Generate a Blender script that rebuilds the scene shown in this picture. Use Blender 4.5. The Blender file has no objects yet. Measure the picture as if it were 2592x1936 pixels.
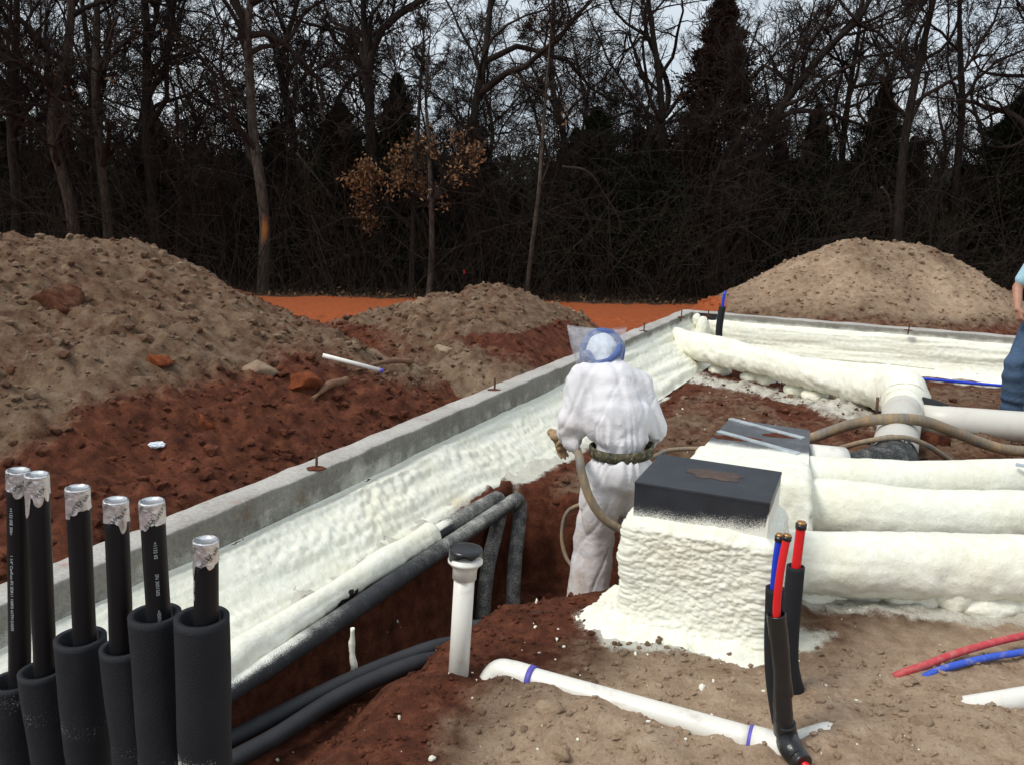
import bpy, bmesh, math, random
import numpy as np
from mathutils import Vector, Matrix
rad = math.radians
SC = bpy.context.scene
COL = SC.collection

# ------------------------------------------------------------------ camera, sky, sun, exposure
CAM_H, CAM_PITCH, CAM_ROLL, FPX = 1.85, rad(12.3), rad(1.3), 2198.0      # focal length in photo pixels (2592 wide)
cam_d = bpy.data.cameras.new('camera')
cam_d.sensor_fit = 'HORIZONTAL'; cam_d.sensor_width = 36.0
cam_d.lens = FPX / 2592.0 * 36.0
cam_d.clip_start = 0.05; cam_d.clip_end = 2000
cam = bpy.data.objects.new('camera', cam_d); COL.objects.link(cam)
cam.matrix_world = Matrix.Translation((0, 0, CAM_H)) @ Matrix.Rotation(math.pi/2 - CAM_PITCH, 4, 'X') @ Matrix.Rotation(CAM_ROLL, 4, 'Z')
SC.camera = cam

SUN_EL, SUN_AZ = rad(52), rad(-118)       # azimuth from +Y (view direction), negative = to the left
world = bpy.data.worlds.new('World'); SC.world = world; world.use_nodes = True
wn = world.node_tree; wn.nodes.clear()
def wnode(t, **kw):
    n = wn.nodes.new(t)
    for k, v in kw.items(): setattr(n, k, v)
    return n
w_out = wnode('ShaderNodeOutputWorld'); w_bg = wnode('ShaderNodeBackground')
w_sky = wnode('ShaderNodeTexSky', sky_type='NISHITA', sun_disc=False, sun_elevation=SUN_EL, sun_rotation=SUN_AZ)
w_sky.air_density = 1.4; w_sky.dust_density = 2.0
w_tc = wnode('ShaderNodeTexCoord'); w_map = wnode('ShaderNodeMapping'); w_map.inputs['Scale'].default_value = (1, 1, 2.6)
w_n1 = wnode('ShaderNodeTexNoise'); w_n1.inputs['Scale'].default_value = 2.6; w_n1.inputs['Detail'].default_value = 6
w_r1 = wnode('ShaderNodeValToRGB')       # cloud deck: grey-blue to bright white, broken everywhere alike
w_r1.color_ramp.elements[0].position = 0.32; w_r1.color_ramp.elements[0].color = (5.9, 6.8, 7.8, 1)
w_r1.color_ramp.elements[1].position = 0.66; w_r1.color_ramp.elements[1].color = (9.2, 9.8, 10.4, 1)
w_mix = wnode('ShaderNodeMixRGB'); w_mix.inputs['Fac'].default_value = 0.86
L = wn.links.new
L(w_tc.outputs['Generated'], w_map.inputs['Vector']); L(w_map.outputs['Vector'], w_n1.inputs['Vector'])
L(w_n1.outputs['Fac'], w_r1.inputs['Fac']); L(w_sky.outputs['Color'], w_mix.inputs['Color1']); L(w_r1.outputs['Color'], w_mix.inputs['Color2'])
L(w_mix.outputs['Color'], w_bg.inputs['Color']); w_bg.inputs['Strength'].default_value = 0.088
L(w_bg.outputs['Background'], w_out.inputs['Surface'])

sun_d = bpy.data.lights.new('sun', 'SUN'); sun_d.energy = 2.1; sun_d.angle = rad(18); sun_d.color = (1.0, 0.96, 0.90)
sun = bpy.data.objects.new('sun', sun_d); COL.objects.link(sun); sun.location = (0, 0, 30)
_sd = Vector((math.sin(SUN_AZ)*math.cos(SUN_EL), math.cos(SUN_AZ)*math.cos(SUN_EL), math.sin(SUN_EL)))
sun.rotation_euler = _sd.to_track_quat('Z', 'Y').to_euler()
SC.view_settings.view_transform = 'Standard'; SC.view_settings.look = 'None'
SC.view_settings.exposure = 0.24; SC.view_settings.gamma = 1.0
SC.render.engine = 'CYCLES'
SC.cycles.max_bounces = 6; SC.cycles.transparent_max_bounces = 16

# ------------------------------------------------------------------ photo pixel -> place (2212 x 1652 view of the photo)
KD = 2592.0/2212.0
def _ray(x, y):
    x *= KD; y *= KD
    u = (x-1296)/FPX; v = -(y-968)/FPX
    c, s = math.cos(CAM_ROLL), math.sin(CAM_ROLL)
    u2 = u*c - v*s; v2 = u*s + v*c
    return Vector((u2, math.cos(CAM_PITCH)+v2*math.sin(CAM_PITCH), -math.sin(CAM_PITCH)+v2*math.cos(CAM_PITCH)))
def DZ(x, y, z):                          # on the level z
    d = _ray(x, y); t = (z-CAM_H)/d.z
    return Vector((d.x*t, d.y*t, z))
def DY(x, y, Y):                          # on the upright plane y = Y
    d = _ray(x, y); t = Y/d.y
    return Vector((d.x*t, Y, CAM_H+d.z*t))

# wall frame: s = metres inside the left wall's inner face, t = metres from the inner corner towards the camera
YAW = rad(26.0); CX, CY = 2.319, 11.196
NLx, NLy = math.cos(YAW), -math.sin(YAW); DLx, DLy = -math.sin(YAW), -math.cos(YAW)
WALL_Z, WALL_T = 0.40, 0.165
def st2xy(s, t): return CX + s*NLx + t*DLx, CY + s*NLy + t*DLy
def xy2st(x, y): return (x-CX)*NLx + (y-CY)*NLy, (x-CX)*DLx + (y-CY)*DLy
def STZ(s, t, z): x, y = st2xy(s, t); return Vector((x, y, z))

# ------------------------------------------------------------------ noise in numpy
def _h(ix, iy, iz, seed):
    h = (ix.astype(np.int64)*73856093) ^ (iy.astype(np.int64)*19349663) ^ (iz.astype(np.int64)*83492791) ^ (seed*2654435)
    h = (h ^ (h >> 13)) * 1274126177 & 0x7fffffff
    h = (h ^ (h >> 15)) * 2246822519 & 0x7fffffff
    return ((h ^ (h >> 11)) & 0xfffff) / 1048575.0
def vnoise(x, y, z=None, seed=0):
    x = np.asarray(x, float); y = np.asarray(y, float)
    if z is None:
        ix = np.floor(x); iy = np.floor(y); fx = x-ix; fy = y-iy
        fx = fx*fx*fx*(fx*(fx*6-15)+10); fy = fy*fy*fy*(fy*(fy*6-15)+10); o = np.zeros_like(ix)
        a = _h(ix, iy, o, seed); b = _h(ix+1, iy, o, seed); c = _h(ix, iy+1, o, seed); d = _h(ix+1, iy+1, o, seed)
        return (a*(1-fx)+b*fx)*(1-fy)+(c*(1-fx)+d*fx)*fy
    z = np.asarray(z, float)
    iz = np.floor(z); fz = z-iz; fz = fz*fz*(3-2*fz)
    def lay(k):
        ix = np.floor(x); iy = np.floor(y); fx = x-ix; fy = y-iy
        fx = fx*fx*(3-2*fx); fy = fy*fy*(3-2*fy)
        a = _h(ix, iy, k, seed); b = _h(ix+1, iy, k, seed); c = _h(ix, iy+1, k, seed); d = _h(ix+1, iy+1, k, seed)
        return (a*(1-fx)+b*fx)*(1-fy)+(c*(1-fx)+d*fx)*fy
    return lay(iz)*(1-fz)+lay(iz+1)*fz
def fbm(x, y, z=None, o=4, seed=0):       # centred on 0, about -0.5..0.5
    r = 0; a = 0.5; n = 0
    for i in range(o):
        r = r + a*(vnoise(np.asarray(x)*2**i+i*17.3, np.asarray(y)*2**i+i*9.1, None if z is None else np.asarray(z)*2**i+i*5.7, seed+i)-0.5); n += a; a *= 0.5
    return r/n
def bumps2(x, y, seed=0, dens=1.0):       # rounded lumps: height 0..1 on a jittered grid
    ix = np.floor(x); iy = np.floor(y); best = np.zeros_like(ix); o = np.zeros_like(ix)
    for dx in (-1, 0, 1):
        for dy in (-1, 0, 1):
            cx = ix+dx; cy = iy+dy
            px = cx+_h(cx, cy, o, seed); py = cy+_h(cx, cy, o, seed+1); r = 0.25+0.45*_h(cx, cy, o, seed+2)
            on = _h(cx, cy, o, seed+3) < dens
            q = 1-((x-px)**2+(y-py)**2)/(r*r)
            best = np.maximum(best, np.where(on, np.sqrt(np.clip(q, 0, 1))*r*1.4, 0))
    return best
def bumps3(x, y, z, seed=0):
    ix = np.floor(x); iy = np.floor(y); iz = np.floor(z); best = np.full_like(ix, 9.0)
    for dx in (-1, 0, 1):
        for dy in (-1, 0, 1):
            for dz in (-1, 0, 1):
                cx = ix+dx; cy = iy+dy; cz = iz+dz
                px = cx+_h(cx, cy, cz, seed); py = cy+_h(cx, cy, cz, seed+1); pz = cz+_h(cx, cy, cz, seed+2)
                best = np.minimum(best, (x-px)**2+(y-py)**2+(z-pz)**2)
    return 1-np.sqrt(best)                # cauliflower: rounded tops, sharp valleys
def sstep(a, b, x): q = np.clip((np.asarray(x, float)-a)/(b-a), 0, 1); return q*q*(3-2*q)

# ------------------------------------------------------------------ mesh and object helpers
def mesh_np(name, v, quads=None, tris=None, smooth=True):
    v = np.asarray(v, np.float32).reshape(-1, 3); me = bpy.data.meshes.new(name)
    nq = 0 if quads is None else len(quads); nt = 0 if tris is None else len(tris)
    idx = []
    if nq: idx.append(np.asarray(quads, np.int32).ravel())
    if nt: idx.append(np.asarray(tris, np.int32).ravel())
    idx = np.concatenate(idx); start = np.concatenate([np.arange(nq)*4, nq*4+np.arange(nt)*3]).astype(np.int32)
    me.vertices.add(len(v)); me.vertices.foreach_set('co', v.ravel())
    me.loops.add(len(idx)); me.loops.foreach_set('vertex_index', idx)
    me.polygons.add(nq+nt); me.polygons.foreach_set('loop_start', start)
    me.update(calc_edges=True); me.validate()
    me.polygons.foreach_set('use_smooth', np.full(len(me.polygons), bool(smooth)))
    return me
def link(name, me, mat=None, parent=None, label=None, cat=None, group=None, kind=None):
    o = bpy.data.objects.new(name, me); COL.objects.link(o)
    if mat is not None and me is not None and len(me.materials) == 0: me.materials.append(mat)
    if parent is not None: o.parent = parent
    if label: o['label'] = label
    if cat: o['category'] = cat
    if group: o['group'] = group
    if kind: o['kind'] = kind
    return o
def thing(name, label, cat, loc=(0, 0, 0), group=None):
    o = bpy.data.objects.new(name, None); COL.objects.link(o); o.empty_display_size = 0.1
    o.location = loc; o['label'] = label; o['category'] = cat
    if group: o['group'] = group
    PEND.append(o); return o
PEND = []
def part(name, me, mat, root, label=None, kind=None):       # mesh given in world coordinates, kept under its root
    o = link(name, me, mat, None, label, None, None, kind)
    o.parent = root
    m = Matrix.Translation(root.location)
    if root.parent: m = Matrix.Translation(root.parent.location) @ m
    o.matrix_parent_inverse = m.inverted() if root.type == 'EMPTY' else Matrix.Identity(4)
    return o
def fattr(me, name, val):
    a = me.attributes.new(name, 'FLOAT', 'POINT'); a.data.foreach_set('value', np.asarray(val, np.float32)); return a
def cattr(me, name, rgba):
    a = me.attributes.new(name, 'FLOAT_COLOR', 'POINT'); a.data.foreach_set('color', np.asarray(rgba, np.float32).ravel()); return a
def verts(me):
    a = np.empty(len(me.vertices)*3, np.float32); me.vertices.foreach_get('co', a); return a.reshape(-1, 3).astype(float)
def set_verts(me, v): me.vertices.foreach_set('co', np.asarray(v, np.float32).ravel()); me.update()
def grid_faces(nu, nv, wrap_v=False):
    i = np.arange(nu-1)[:, None]; nj = nv if wrap_v else nv-1; j = np.arange(nj)[None, :]
    a = i*nv+j; b = i*nv+(j+1) % nv
    return np.stack([a, b, b+nv, a+nv], -1).reshape(-1, 4)
def smooth_path(pts, n):
    P = np.array([tuple(p) for p in pts], float)
    if len(P) == 2: return P[0]+(P[1]-P[0])*np.linspace(0, 1, n)[:, None]
    Q = np.vstack([2*P[0]-P[1], P, 2*P[-1]-P[-2]]); d = np.concatenate([[0], np.cumsum(np.linalg.norm(np.diff(P, axis=0), axis=1))])
    out = []
    for tt in np.linspace(0, d[-1], n):
        k = min(max(np.searchsorted(d, tt, 'right')-1, 0), len(P)-2); u = (tt-d[k])/(d[k+1]-d[k])
        p0, p1, p2, p3 = Q[k], Q[k+1], Q[k+2], Q[k+3]
        out.append(0.5*((2*p1)+(-p0+p2)*u+(2*p0-5*p1+4*p2-p3)*u*u+(-p0+3*p1-3*p2+p3)*u**3))
    return np.array(out)
def EXT(pts, d=1.6):                        # run a pipe on past the picture's edge
    a, b = Vector(pts[-2]), Vector(pts[-1]); e = b-a; e.z = 0; return list(pts)+[b+e.normalized()*d]
def frames(P):
    T = np.gradient(P, axis=0); T /= np.linalg.norm(T, axis=1)[:, None]+1e-12
    N = np.zeros_like(T); ref = np.array([0, 0, 1.0]) if abs(T[0][2]) < 0.9 else np.array([0, 1.0, 0])
    n = ref-T[0]*(ref@T[0]); n /= np.linalg.norm(n); N[0] = n
    for i in range(1, len(T)):
        n = N[i-1]-T[i]*(N[i-1]@T[i]); N[i] = n/np.linalg.norm(n)
    return T, N, np.cross(T, N)
def tube(name, pts, r, sides=16, n=None, caps=True, disp=None, spray=None, smooth=True, inner=None):
    """pts: control points; r: number or list per control point; disp(P,n,u)->metres along the normal; inner: wall thickness for an open tube end"""
    n = n or max(2, len(pts)*6 if len(pts) > 2 else 2)
    P = smooth_path(pts, n); T, N, B = frames(P)
    rr = np.full(n, r) if np.isscalar(r) else np.interp(np.linspace(0, 1, n), np.linspace(0, 1, len(r)), r)
    a = np.linspace(0, 2*math.pi, sides, endpoint=False)
    nor = N[:, None, :]*np.cos(a)[None, :, None]+B[:, None, :]*np.sin(a)[None, :, None]
    V = P[:, None, :]+nor*rr[:, None, None]; u = np.repeat(np.linspace(0, 1, n)[:, None], sides, 1)
    if disp is not None: V = V+nor*disp(V.reshape(-1, 3), nor.reshape(-1, 3), u.ravel()).reshape(n, sides, 1)
    F = grid_faces(n, sides, True); vs = [V.reshape(-1, 3)]; tris = []; base = n*sides
    sp = [spray(V.reshape(-1, 3), nor.reshape(-1, 3), u.ravel())] if spray is not None else None
    if inner:                                             # open far end with a wall, going 0.3 m down inside
        k = max(0, n-1); ri = rr[-1]-inner
        ring = P[-1]+nor[-1]*ri; dn = P[-1]-T[-1]*min(0.3, np.linalg.norm(P[-1]-P[0])*0.8)+nor[-1]*ri
        vs += [ring, dn]; j = np.arange(sides); j2 = (j+1) % sides; e = (n-1)*sides
        F = np.vstack([F, np.stack([e+j, e+j2, base+j2, base+j], 1), np.stack([base+j, base+j2, base+sides+j2, base+sides+j], 1)])
        if sp is not None: sp.append(np.zeros(2*sides))
        base += 2*sides
    if caps:
        for e, p in ((0, P[0]), ((n-1)*sides, P[-1])):
            if inner and e: continue
            vs.append(p[None, :]); j = np.arange(sides); j2 = (j+1) % sides; c = np.full(sides, base)
            tris.append(np.stack([e+j2, e+j, c], 1) if e == 0 else np.stack([e+j, e+j2, c], 1)); base += 1
            if sp is not None: sp.append(np.zeros(1))
    me = mesh_np(name, np.vstack(vs), F, np.vstack(tris) if tris else None, smooth)
    if caps or inner:
        for p in me.polygons[len(F):]: p.use_smooth = False
    if sp is not None: fattr(me, 'spray', np.concatenate(sp))
    return me
def box_me(name, size, bevel=0.0, seg=2):
    bm = bmesh.new(); bmesh.ops.create_cube(bm, size=1.0)
    for v in bm.verts: v.co = Vector((v.co.x*size[0], v.co.y*size[1], v.co.z*size[2]))
    if bevel: bmesh.ops.bevel(bm, geom=bm.edges[:], offset=bevel, segments=seg, affect='EDGES', profile=0.7)
    me = bpy.data.meshes.new(name); bm.to_mesh(me); bm.free(); return me
def xform(me, M): me.transform(M); return me
def hexa(name, c, bevel=0.0):              # solid from 8 corners: 4 lower, 4 upper, same order
    bm = bmesh.new(); v = [bm.verts.new(p) for p in c]
    for f in ((3, 2, 1, 0), (4, 5, 6, 7), (0, 1, 5, 4), (1, 2, 6, 5), (2, 3, 7, 6), (3, 0, 4, 7)): bm.faces.new([v[i] for i in f])
    if bevel: bmesh.ops.bevel(bm, geom=bm.edges[:], offset=bevel, segments=2, affect='EDGES', profile=0.7)
    bmesh.ops.recalc_face_normals(bm, faces=bm.faces[:])
    me = bpy.data.meshes.new(name); bm.to_mesh(me); bm.free(); return me
def lathe(name, prof, c, sides=32, axis=None):      # prof: (radius, height) list
    n = len(prof); a = np.linspace(0, 2*math.pi, sides, endpoint=False); pr = np.array(prof, float)
    V = np.stack([pr[:, 0, None]*np.cos(a), pr[:, 0, None]*np.sin(a), np.repeat(pr[:, 1, None], sides, 1)], -1).reshape(-1, 3)
    me = mesh_np(name, V, grid_faces(n, sides, True), None, True)
    M = Matrix.Translation(c)
    if axis is not None: M = M @ Vector(axis).to_track_quat('Z', 'Y').to_matrix().to_4x4()
    me.transform(M); return me

# ------------------------------------------------------------------ materials
def newmat(name):
    m = bpy.data.materials.new(name); m.use_nodes = True; nt = m.node_tree; nt.nodes.clear()
    out = nt.nodes.new('ShaderNodeOutputMaterial'); b = nt.nodes.new('ShaderNodeBsdfPrincipled')
    nt.links.new(b.outputs[0], out.inputs[0]); return m, nt, b
def setin(nt, sock, v):
    if hasattr(v, 'is_output'): nt.links.new(v, sock)
    elif isinstance(v, (tuple, list)) and len(v) == 3 and sock.type == 'RGBA': sock.default_value = (*v, 1)
    else: sock.default_value = v
def nd(nt, t, props=None, **ins):
    n = nt.nodes.new(t)
    for k, v in (props or {}).items(): setattr(n, k, v)
    for k, v in ins.items():
        key = int(k[1:]) if k[0] == '_' else k.replace('_', ' ')
        setin(nt, n.inputs[key], v)
    return n
def obj_co(nt): return nd(nt, 'ShaderNodeTexCoord').outputs['Object']
def noise(nt, scale, detail=4, rough=0.55, vec=None, dist=0.0):
    n = nd(nt, 'ShaderNodeTexNoise', Scale=scale, Detail=detail, Roughness=rough, Distortion=dist)
    nt.links.new(vec or obj_co(nt), n.inputs['Vector']); return n.outputs['Fac']
def ramp(nt, fac, stops):
    r = nt.nodes.new('ShaderNodeValToRGB'); e = r.color_ramp.elements
    while len(e) < len(stops): e.new(0.5)
    for k, (p, c) in enumerate(stops):
        e[k].position = p; e[k].color = (*c, 1) if len(c) == 3 else c
    setin(nt, r.inputs['Fac'], fac); return r.outputs['Color']
def g(v): return (v, v, v)
def mixc(nt, fac, a, b, mode='MIX'):
    m = nd(nt, 'ShaderNodeMixRGB', {'blend_type': mode}); setin(nt, m.inputs[0], fac); setin(nt, m.inputs[1], a); setin(nt, m.inputs[2], b); return m.outputs[0]
def mth(nt, op, a, b=0.0, c=0.0, clamp=False):
    m = nd(nt, 'ShaderNodeMath', {'operation': op, 'use_clamp': clamp}); setin(nt, m.inputs[0], a); setin(nt, m.inputs[1], b); setin(nt, m.inputs[2], c); return m.outputs[0]
def bump(nt, h, strength=0.4, dist=0.01, normal=None):
    b = nd(nt, 'ShaderNodeBump', Strength=strength, Distance=dist); setin(nt, b.inputs['Height'], h)
    if normal: nt.links.new(normal, b.inputs['Normal'])
    return b.outputs['Normal']
def attr(nt, name, out='Fac'): return nd(nt, 'ShaderNodeAttribute', {'attribute_name': name}).outputs[out]
FOAM_A, FOAM_B = (0.835, 0.835, 0.735), (0.76, 0.715, 0.52)
def plain(name, col, rough=0.5, metal=0.0, var=0.15, vscale=20, bs=0.15, bscale=80, dirt=0.0, dirtcol=(0.20, 0.09, 0.05), spec=0.5, dscale=6):
    m, nt, b = newmat(name); co = obj_co(nt)
    n = noise(nt, vscale, 5, 0.6, co)
    c = mixc(nt, 1.0, col, ramp(nt, n, [(0.25, g(1-var)), (0.75, g(1+var))]), 'MULTIPLY')
    if dirt:
        d = ramp(nt, noise(nt, dscale, 6, 0.65, co), [(0.62-dirt*0.25, g(0)), (0.78, g(1))])
        c = mixc(nt, mth(nt, 'MULTIPLY', d, min(1.0, dirt*1.3)), c, dirtcol)
    setin(nt, b.inputs['Base Color'], c); b.inputs['Roughness'].default_value = rough; b.inputs['Metallic'].default_value = metal
    b.inputs['Specular IOR Level'].default_value = spec
    if bs: setin(nt, b.inputs['Normal'], bump(nt, noise(nt, bscale, 4, 0.6, co), bs, 0.004))
    return m
def sprayed(name, col, rough, lo=0.35, hi=0.75, fine=260, bs=0.15, bscale=120, spec=0.5, metal=0.0):
    """a surface speckled with foam overspray where its 'spray' attribute is high"""
    m, nt, b = newmat(name); co = obj_co(nt)
    sp = attr(nt, 'spray'); n = noise(nt, fine, 2, 0.7, co); n2 = noise(nt, 14, 4, 0.6, co)
    k = mth(nt, 'ADD', mth(nt, 'MULTIPLY_ADD', n, 1.3, mth(nt, 'MULTIPLY', n2, 0.5)), mth(nt, 'SUBTRACT', mth(nt, 'MULTIPLY', sp, 1.5), 1.55))
    f = ramp(nt, k, [(0.0, g(0)), (0.16, g(0.28)), (0.42, g(1))])
    base = mixc(nt, 1.0, col, ramp(nt, noise(nt, 9, 5, 0.6, co), [(0.3, g(0.75)), (0.7, g(1.25))]), 'MULTIPLY')
    setin(nt, b.inputs['Base Color'], mixc(nt, f, base, (0.78, 0.77, 0.68)))
    setin(nt, b.inputs['Roughness'], mixc(nt, f, g(rough), g(0.85))); b.inputs['Specular IOR Level'].default_value = spec
    setin(nt, b.inputs['Metallic'], mixc(nt, f, g(metal), g(0.0)))
    setin(nt, b.inputs['Normal'], bump(nt, mth(nt, 'ADD', noise(nt, bscale, 3, 0.6, co), f), bs, 0.004))
    return m

def make_soil():
    m, nt, b = newmat('soil'); co = obj_co(nt)
    at = nd(nt, 'ShaderNodeAttribute', {'attribute_name': 'soil'})
    sep = nd(nt, 'ShaderNodeSeparateColor'); nt.links.new(at.outputs['Color'], sep.inputs[0])
    tanw, foamw, roadw, litw = sep.outputs[0], sep.outputs[1], sep.outputs[2], at.outputs['Alpha']
    nb = noise(nt, 1.7, 6, 0.62, co); nm = noise(nt, 11, 6, 0.65, co); nf = noise(nt, 75, 5, 0.7, co); nx = noise(nt, 260, 3, 0.7, co)
    red = ramp(nt, nm, [(0.28, (0.052, 0.019, 0.012)), (0.5, (0.126, 0.042, 0.023)), (0.72, (0.230, 0.080, 0.043))])
    tan = ramp(nt, nm, [(0.25, (0.31, 0.203, 0.130)), (0.5, (0.48, 0.342, 0.232)), (0.75, (0.60, 0.455, 0.325))])
    tan2 = ramp(nt, nm, [(0.25, (0.108, 0.066, 0.040)), (0.5, (0.200, 0.132, 0.083)), (0.75, (0.295, 0.208, 0.140))])
    tan = mixc(nt, ramp(nt, tanw, [(0.62, g(0)), (0.95, g(1))]), tan2, tan)
    road = ramp(nt, nm, [(0.25, (0.27, 0.066, 0.024)), (0.6, (0.40, 0.105, 0.036)), (0.8, (0.46, 0.15, 0.062))])
    lit = ramp(nt, nf, [(0.3, (0.028, 0.018, 0.012)), (0.7, (0.10, 0.062, 0.038))])
    def edge(w, amt=0.9, w0=0.42, w1=0.58):
        k = mth(nt, 'ADD', w, mth(nt, 'MULTIPLY', mth(nt, 'SUBTRACT', mth(nt, 'MULTIPLY_ADD', nm, 0.6, mth(nt, 'MULTIPLY', nb, 0.4)), 0.5), amt))
        return ramp(nt, k, [(w0, g(0)), (w1, g(1))])
    c = mixc(nt, edge(tanw, 1.0, 0.34, 0.66), red, tan)
    c = mixc(nt, edge(roadw, 0.5), c, road); c = mixc(nt, edge(litw, 0.7), c, lit)
    c = mixc(nt, 0.55, c, ramp(nt, nf, [(0.3, g(0.35)), (0.5, g(0.5)), (0.75, g(0.68))]), 'OVERLAY')
    k = mth(nt, 'ADD', foamw, mth(nt, 'SUBTRACT', mth(nt, 'MULTIPLY_ADD', nx, 0.9, mth(nt, 'MULTIPLY', nm, 0.9)), 1.05))
    f = ramp(nt, k, [(0.22, g(0)), (0.5, g(1))])
    c = mixc(nt, f, c, (0.74, 0.72, 0.62))
    setin(nt, b.inputs['Base Color'], c); b.inputs['Roughness'].default_value = 0.95; b.inputs['Specular IOR Level'].default_value = 0.12
    h = mth(nt, 'ADD', mth(nt, 'MULTIPLY_ADD', nf, 0.6, mth(nt, 'MULTIPLY', nm, 0.5)), mth(nt, 'MULTIPLY', nx, 0.34))
    setin(nt, b.inputs['Normal'], bump(nt, h, 0.9, 0.032)); return m
def make_foam(name='foam', yellow=0.45):
    m, nt, b = newmat(name); co = obj_co(nt)
    n1 = noise(nt, 2.2, 4, 0.6, co); n2 = noise(nt, 22, 5, 0.6, co); n3 = noise(nt, 110, 4, 0.65, co)
    y = mth(nt, 'MULTIPLY', ramp(nt, n1, [(0.45, g(0)), (0.75, g(1))]), yellow)
    c = mixc(nt, y, FOAM_A, FOAM_B)
    c = mixc(nt, 1.0, c, ramp(nt, n2, [(0.25, (0.88, 0.86, 0.80)), (0.7, g(1.05))]), 'MULTIPLY')
    st = attr(nt, 'spray'); c = mixc(nt, st, c, (0.47, 0.36, 0.15))         # amber runs in old foam
    setin(nt, b.inputs['Base Color'], c); b.inputs['Roughness'].default_value = 0.72; b.inputs['Specular IOR Level'].default_value = 0.3
    h = mth(nt, 'MULTIPLY_ADD', n2, 1.0, mth(nt, 'MULTIPLY', n3, 0.35))
    setin(nt, b.inputs['Normal'], bump(nt, h, 0.55, 0.012)); return m
def make_concrete():
    m, nt, b = newmat('concrete'); co = obj_co(nt)
    n1 = noise(nt, 3.5, 6, 0.6, co); n2 = noise(nt, 45, 5, 0.7, co); n3 = noise(nt, 170, 3, 0.7, co)
    c = ramp(nt, n1, [(0.25, (0.30, 0.275, 0.245)), (0.5, (0.41, 0.385, 0.35)), (0.75, (0.48, 0.455, 0.42))])
    c = mixc(nt, 0.6, c, ramp(nt, n2, [(0.3, g(0.30)), (0.7, g(0.68))]), 'OVERLAY')
    pits = ramp(nt, noise(nt, 60, 2, 0.5, co), [(0.70, g(0)), (0.74, g(1))]); c = mixc(nt, mth(nt, 'MULTIPLY', pits, 0.55), c, (0.10, 0.085, 0.07))
    dirt = ramp(nt, noise(nt, 5, 6, 0.7, co), [(0.60, g(0)), (0.74, g(0.8))]); c = mixc(nt, dirt, c, (0.30, 0.14, 0.075))
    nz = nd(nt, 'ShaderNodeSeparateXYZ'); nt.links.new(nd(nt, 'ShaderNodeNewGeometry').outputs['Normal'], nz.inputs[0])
    c = mixc(nt, ramp(nt, nz.outputs['Z'], [(0.3, g(1)), (0.8, g(0))]), c, mixc(nt, 1.0, c, (0.56, 0.57, 0.53), 'MULTIPLY'))   # greenish-grey formed sides, with shade painted into their colour; pale floated top
    sp = attr(nt, 'spray'); k = mth(nt, 'ADD', sp, mth(nt, 'SUBTRACT', mth(nt, 'MULTIPLY_ADD', n3, 0.6, mth(nt, 'MULTIPLY', noise(nt, 7, 4, 0.6, co), 0.9)), 0.9))
    c = mixc(nt, ramp(nt, k, [(0.2, g(0)), (0.65, g(1))]), c, (0.70, 0.69, 0.62))
    setin(nt, b.inputs['Base Color'], c); b.inputs['Roughness'].default_value = 0.9; b.inputs['Specular IOR Level'].default_value = 0.25
    setin(nt, b.inputs['Normal'], bump(nt, mth(nt, 'SUBTRACT', mth(nt, 'MULTIPLY_ADD', n2, 0.5, mth(nt, 'MULTIPLY', n3, 0.3)), pits), 0.5, 0.006)); return m
def make_bark(name, lo, hi):
    m, nt, b = newmat(name); co = obj_co(nt)
    mp = nd(nt, 'ShaderNodeMapping'); nt.links.new(co, mp.inputs['Vector']); mp.inputs['Scale'].default_value = (1, 1, 0.22)
    n = noise(nt, 22, 5, 0.7, mp.outputs[0]); c = ramp(nt, n, [(0.3, lo), (0.7, hi)])
    sp = attr(nt, 'spray'); c = mixc(nt, sp, c, (0.42, 0.17, 0.045))
    setin(nt, b.inputs['Base Color'], c); b.inputs['Roughness'].default_value = 0.95; b.inputs['Specular IOR Level'].default_value = 0.1
    setin(nt, b.inputs['Normal'], bump(nt, n, 0.8, 0.03)); return m
def make_leaf(name, lo, hi):
    m, nt, b = newmat(name); n = noise(nt, 3.0, 5, 0.7)
    setin(nt, b.inputs['Base Color'], ramp(nt, n, [(0.3, lo), (0.7, hi)])); b.inputs['Roughness'].default_value = 0.8; b.inputs['Specular IOR Level'].default_value = 0.15
    return m
def make_foil():
    m, nt, b = newmat('foil'); co = obj_co(nt)
    v = nd(nt, 'ShaderNodeTexVoronoi', {'feature': 'DISTANCE_TO_EDGE'}, Scale=55.0); nt.links.new(co, v.inputs['Vector'])
    b.inputs['Base Color'].default_value = (0.80, 0.81, 0.82, 1); b.inputs['Metallic'].default_value = 0.85; b.inputs['Roughness'].default_value = 0.36
    h = mth(nt, 'MULTIPLY_ADD', noise(nt, 40, 4, 0.6, co, 1.5), 1.0, mth(nt, 'MULTIPLY', v.outputs['Distance'], 0.6))
    setin(nt, b.inputs['Normal'], bump(nt, h, 0.45, 0.004)); return m
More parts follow.
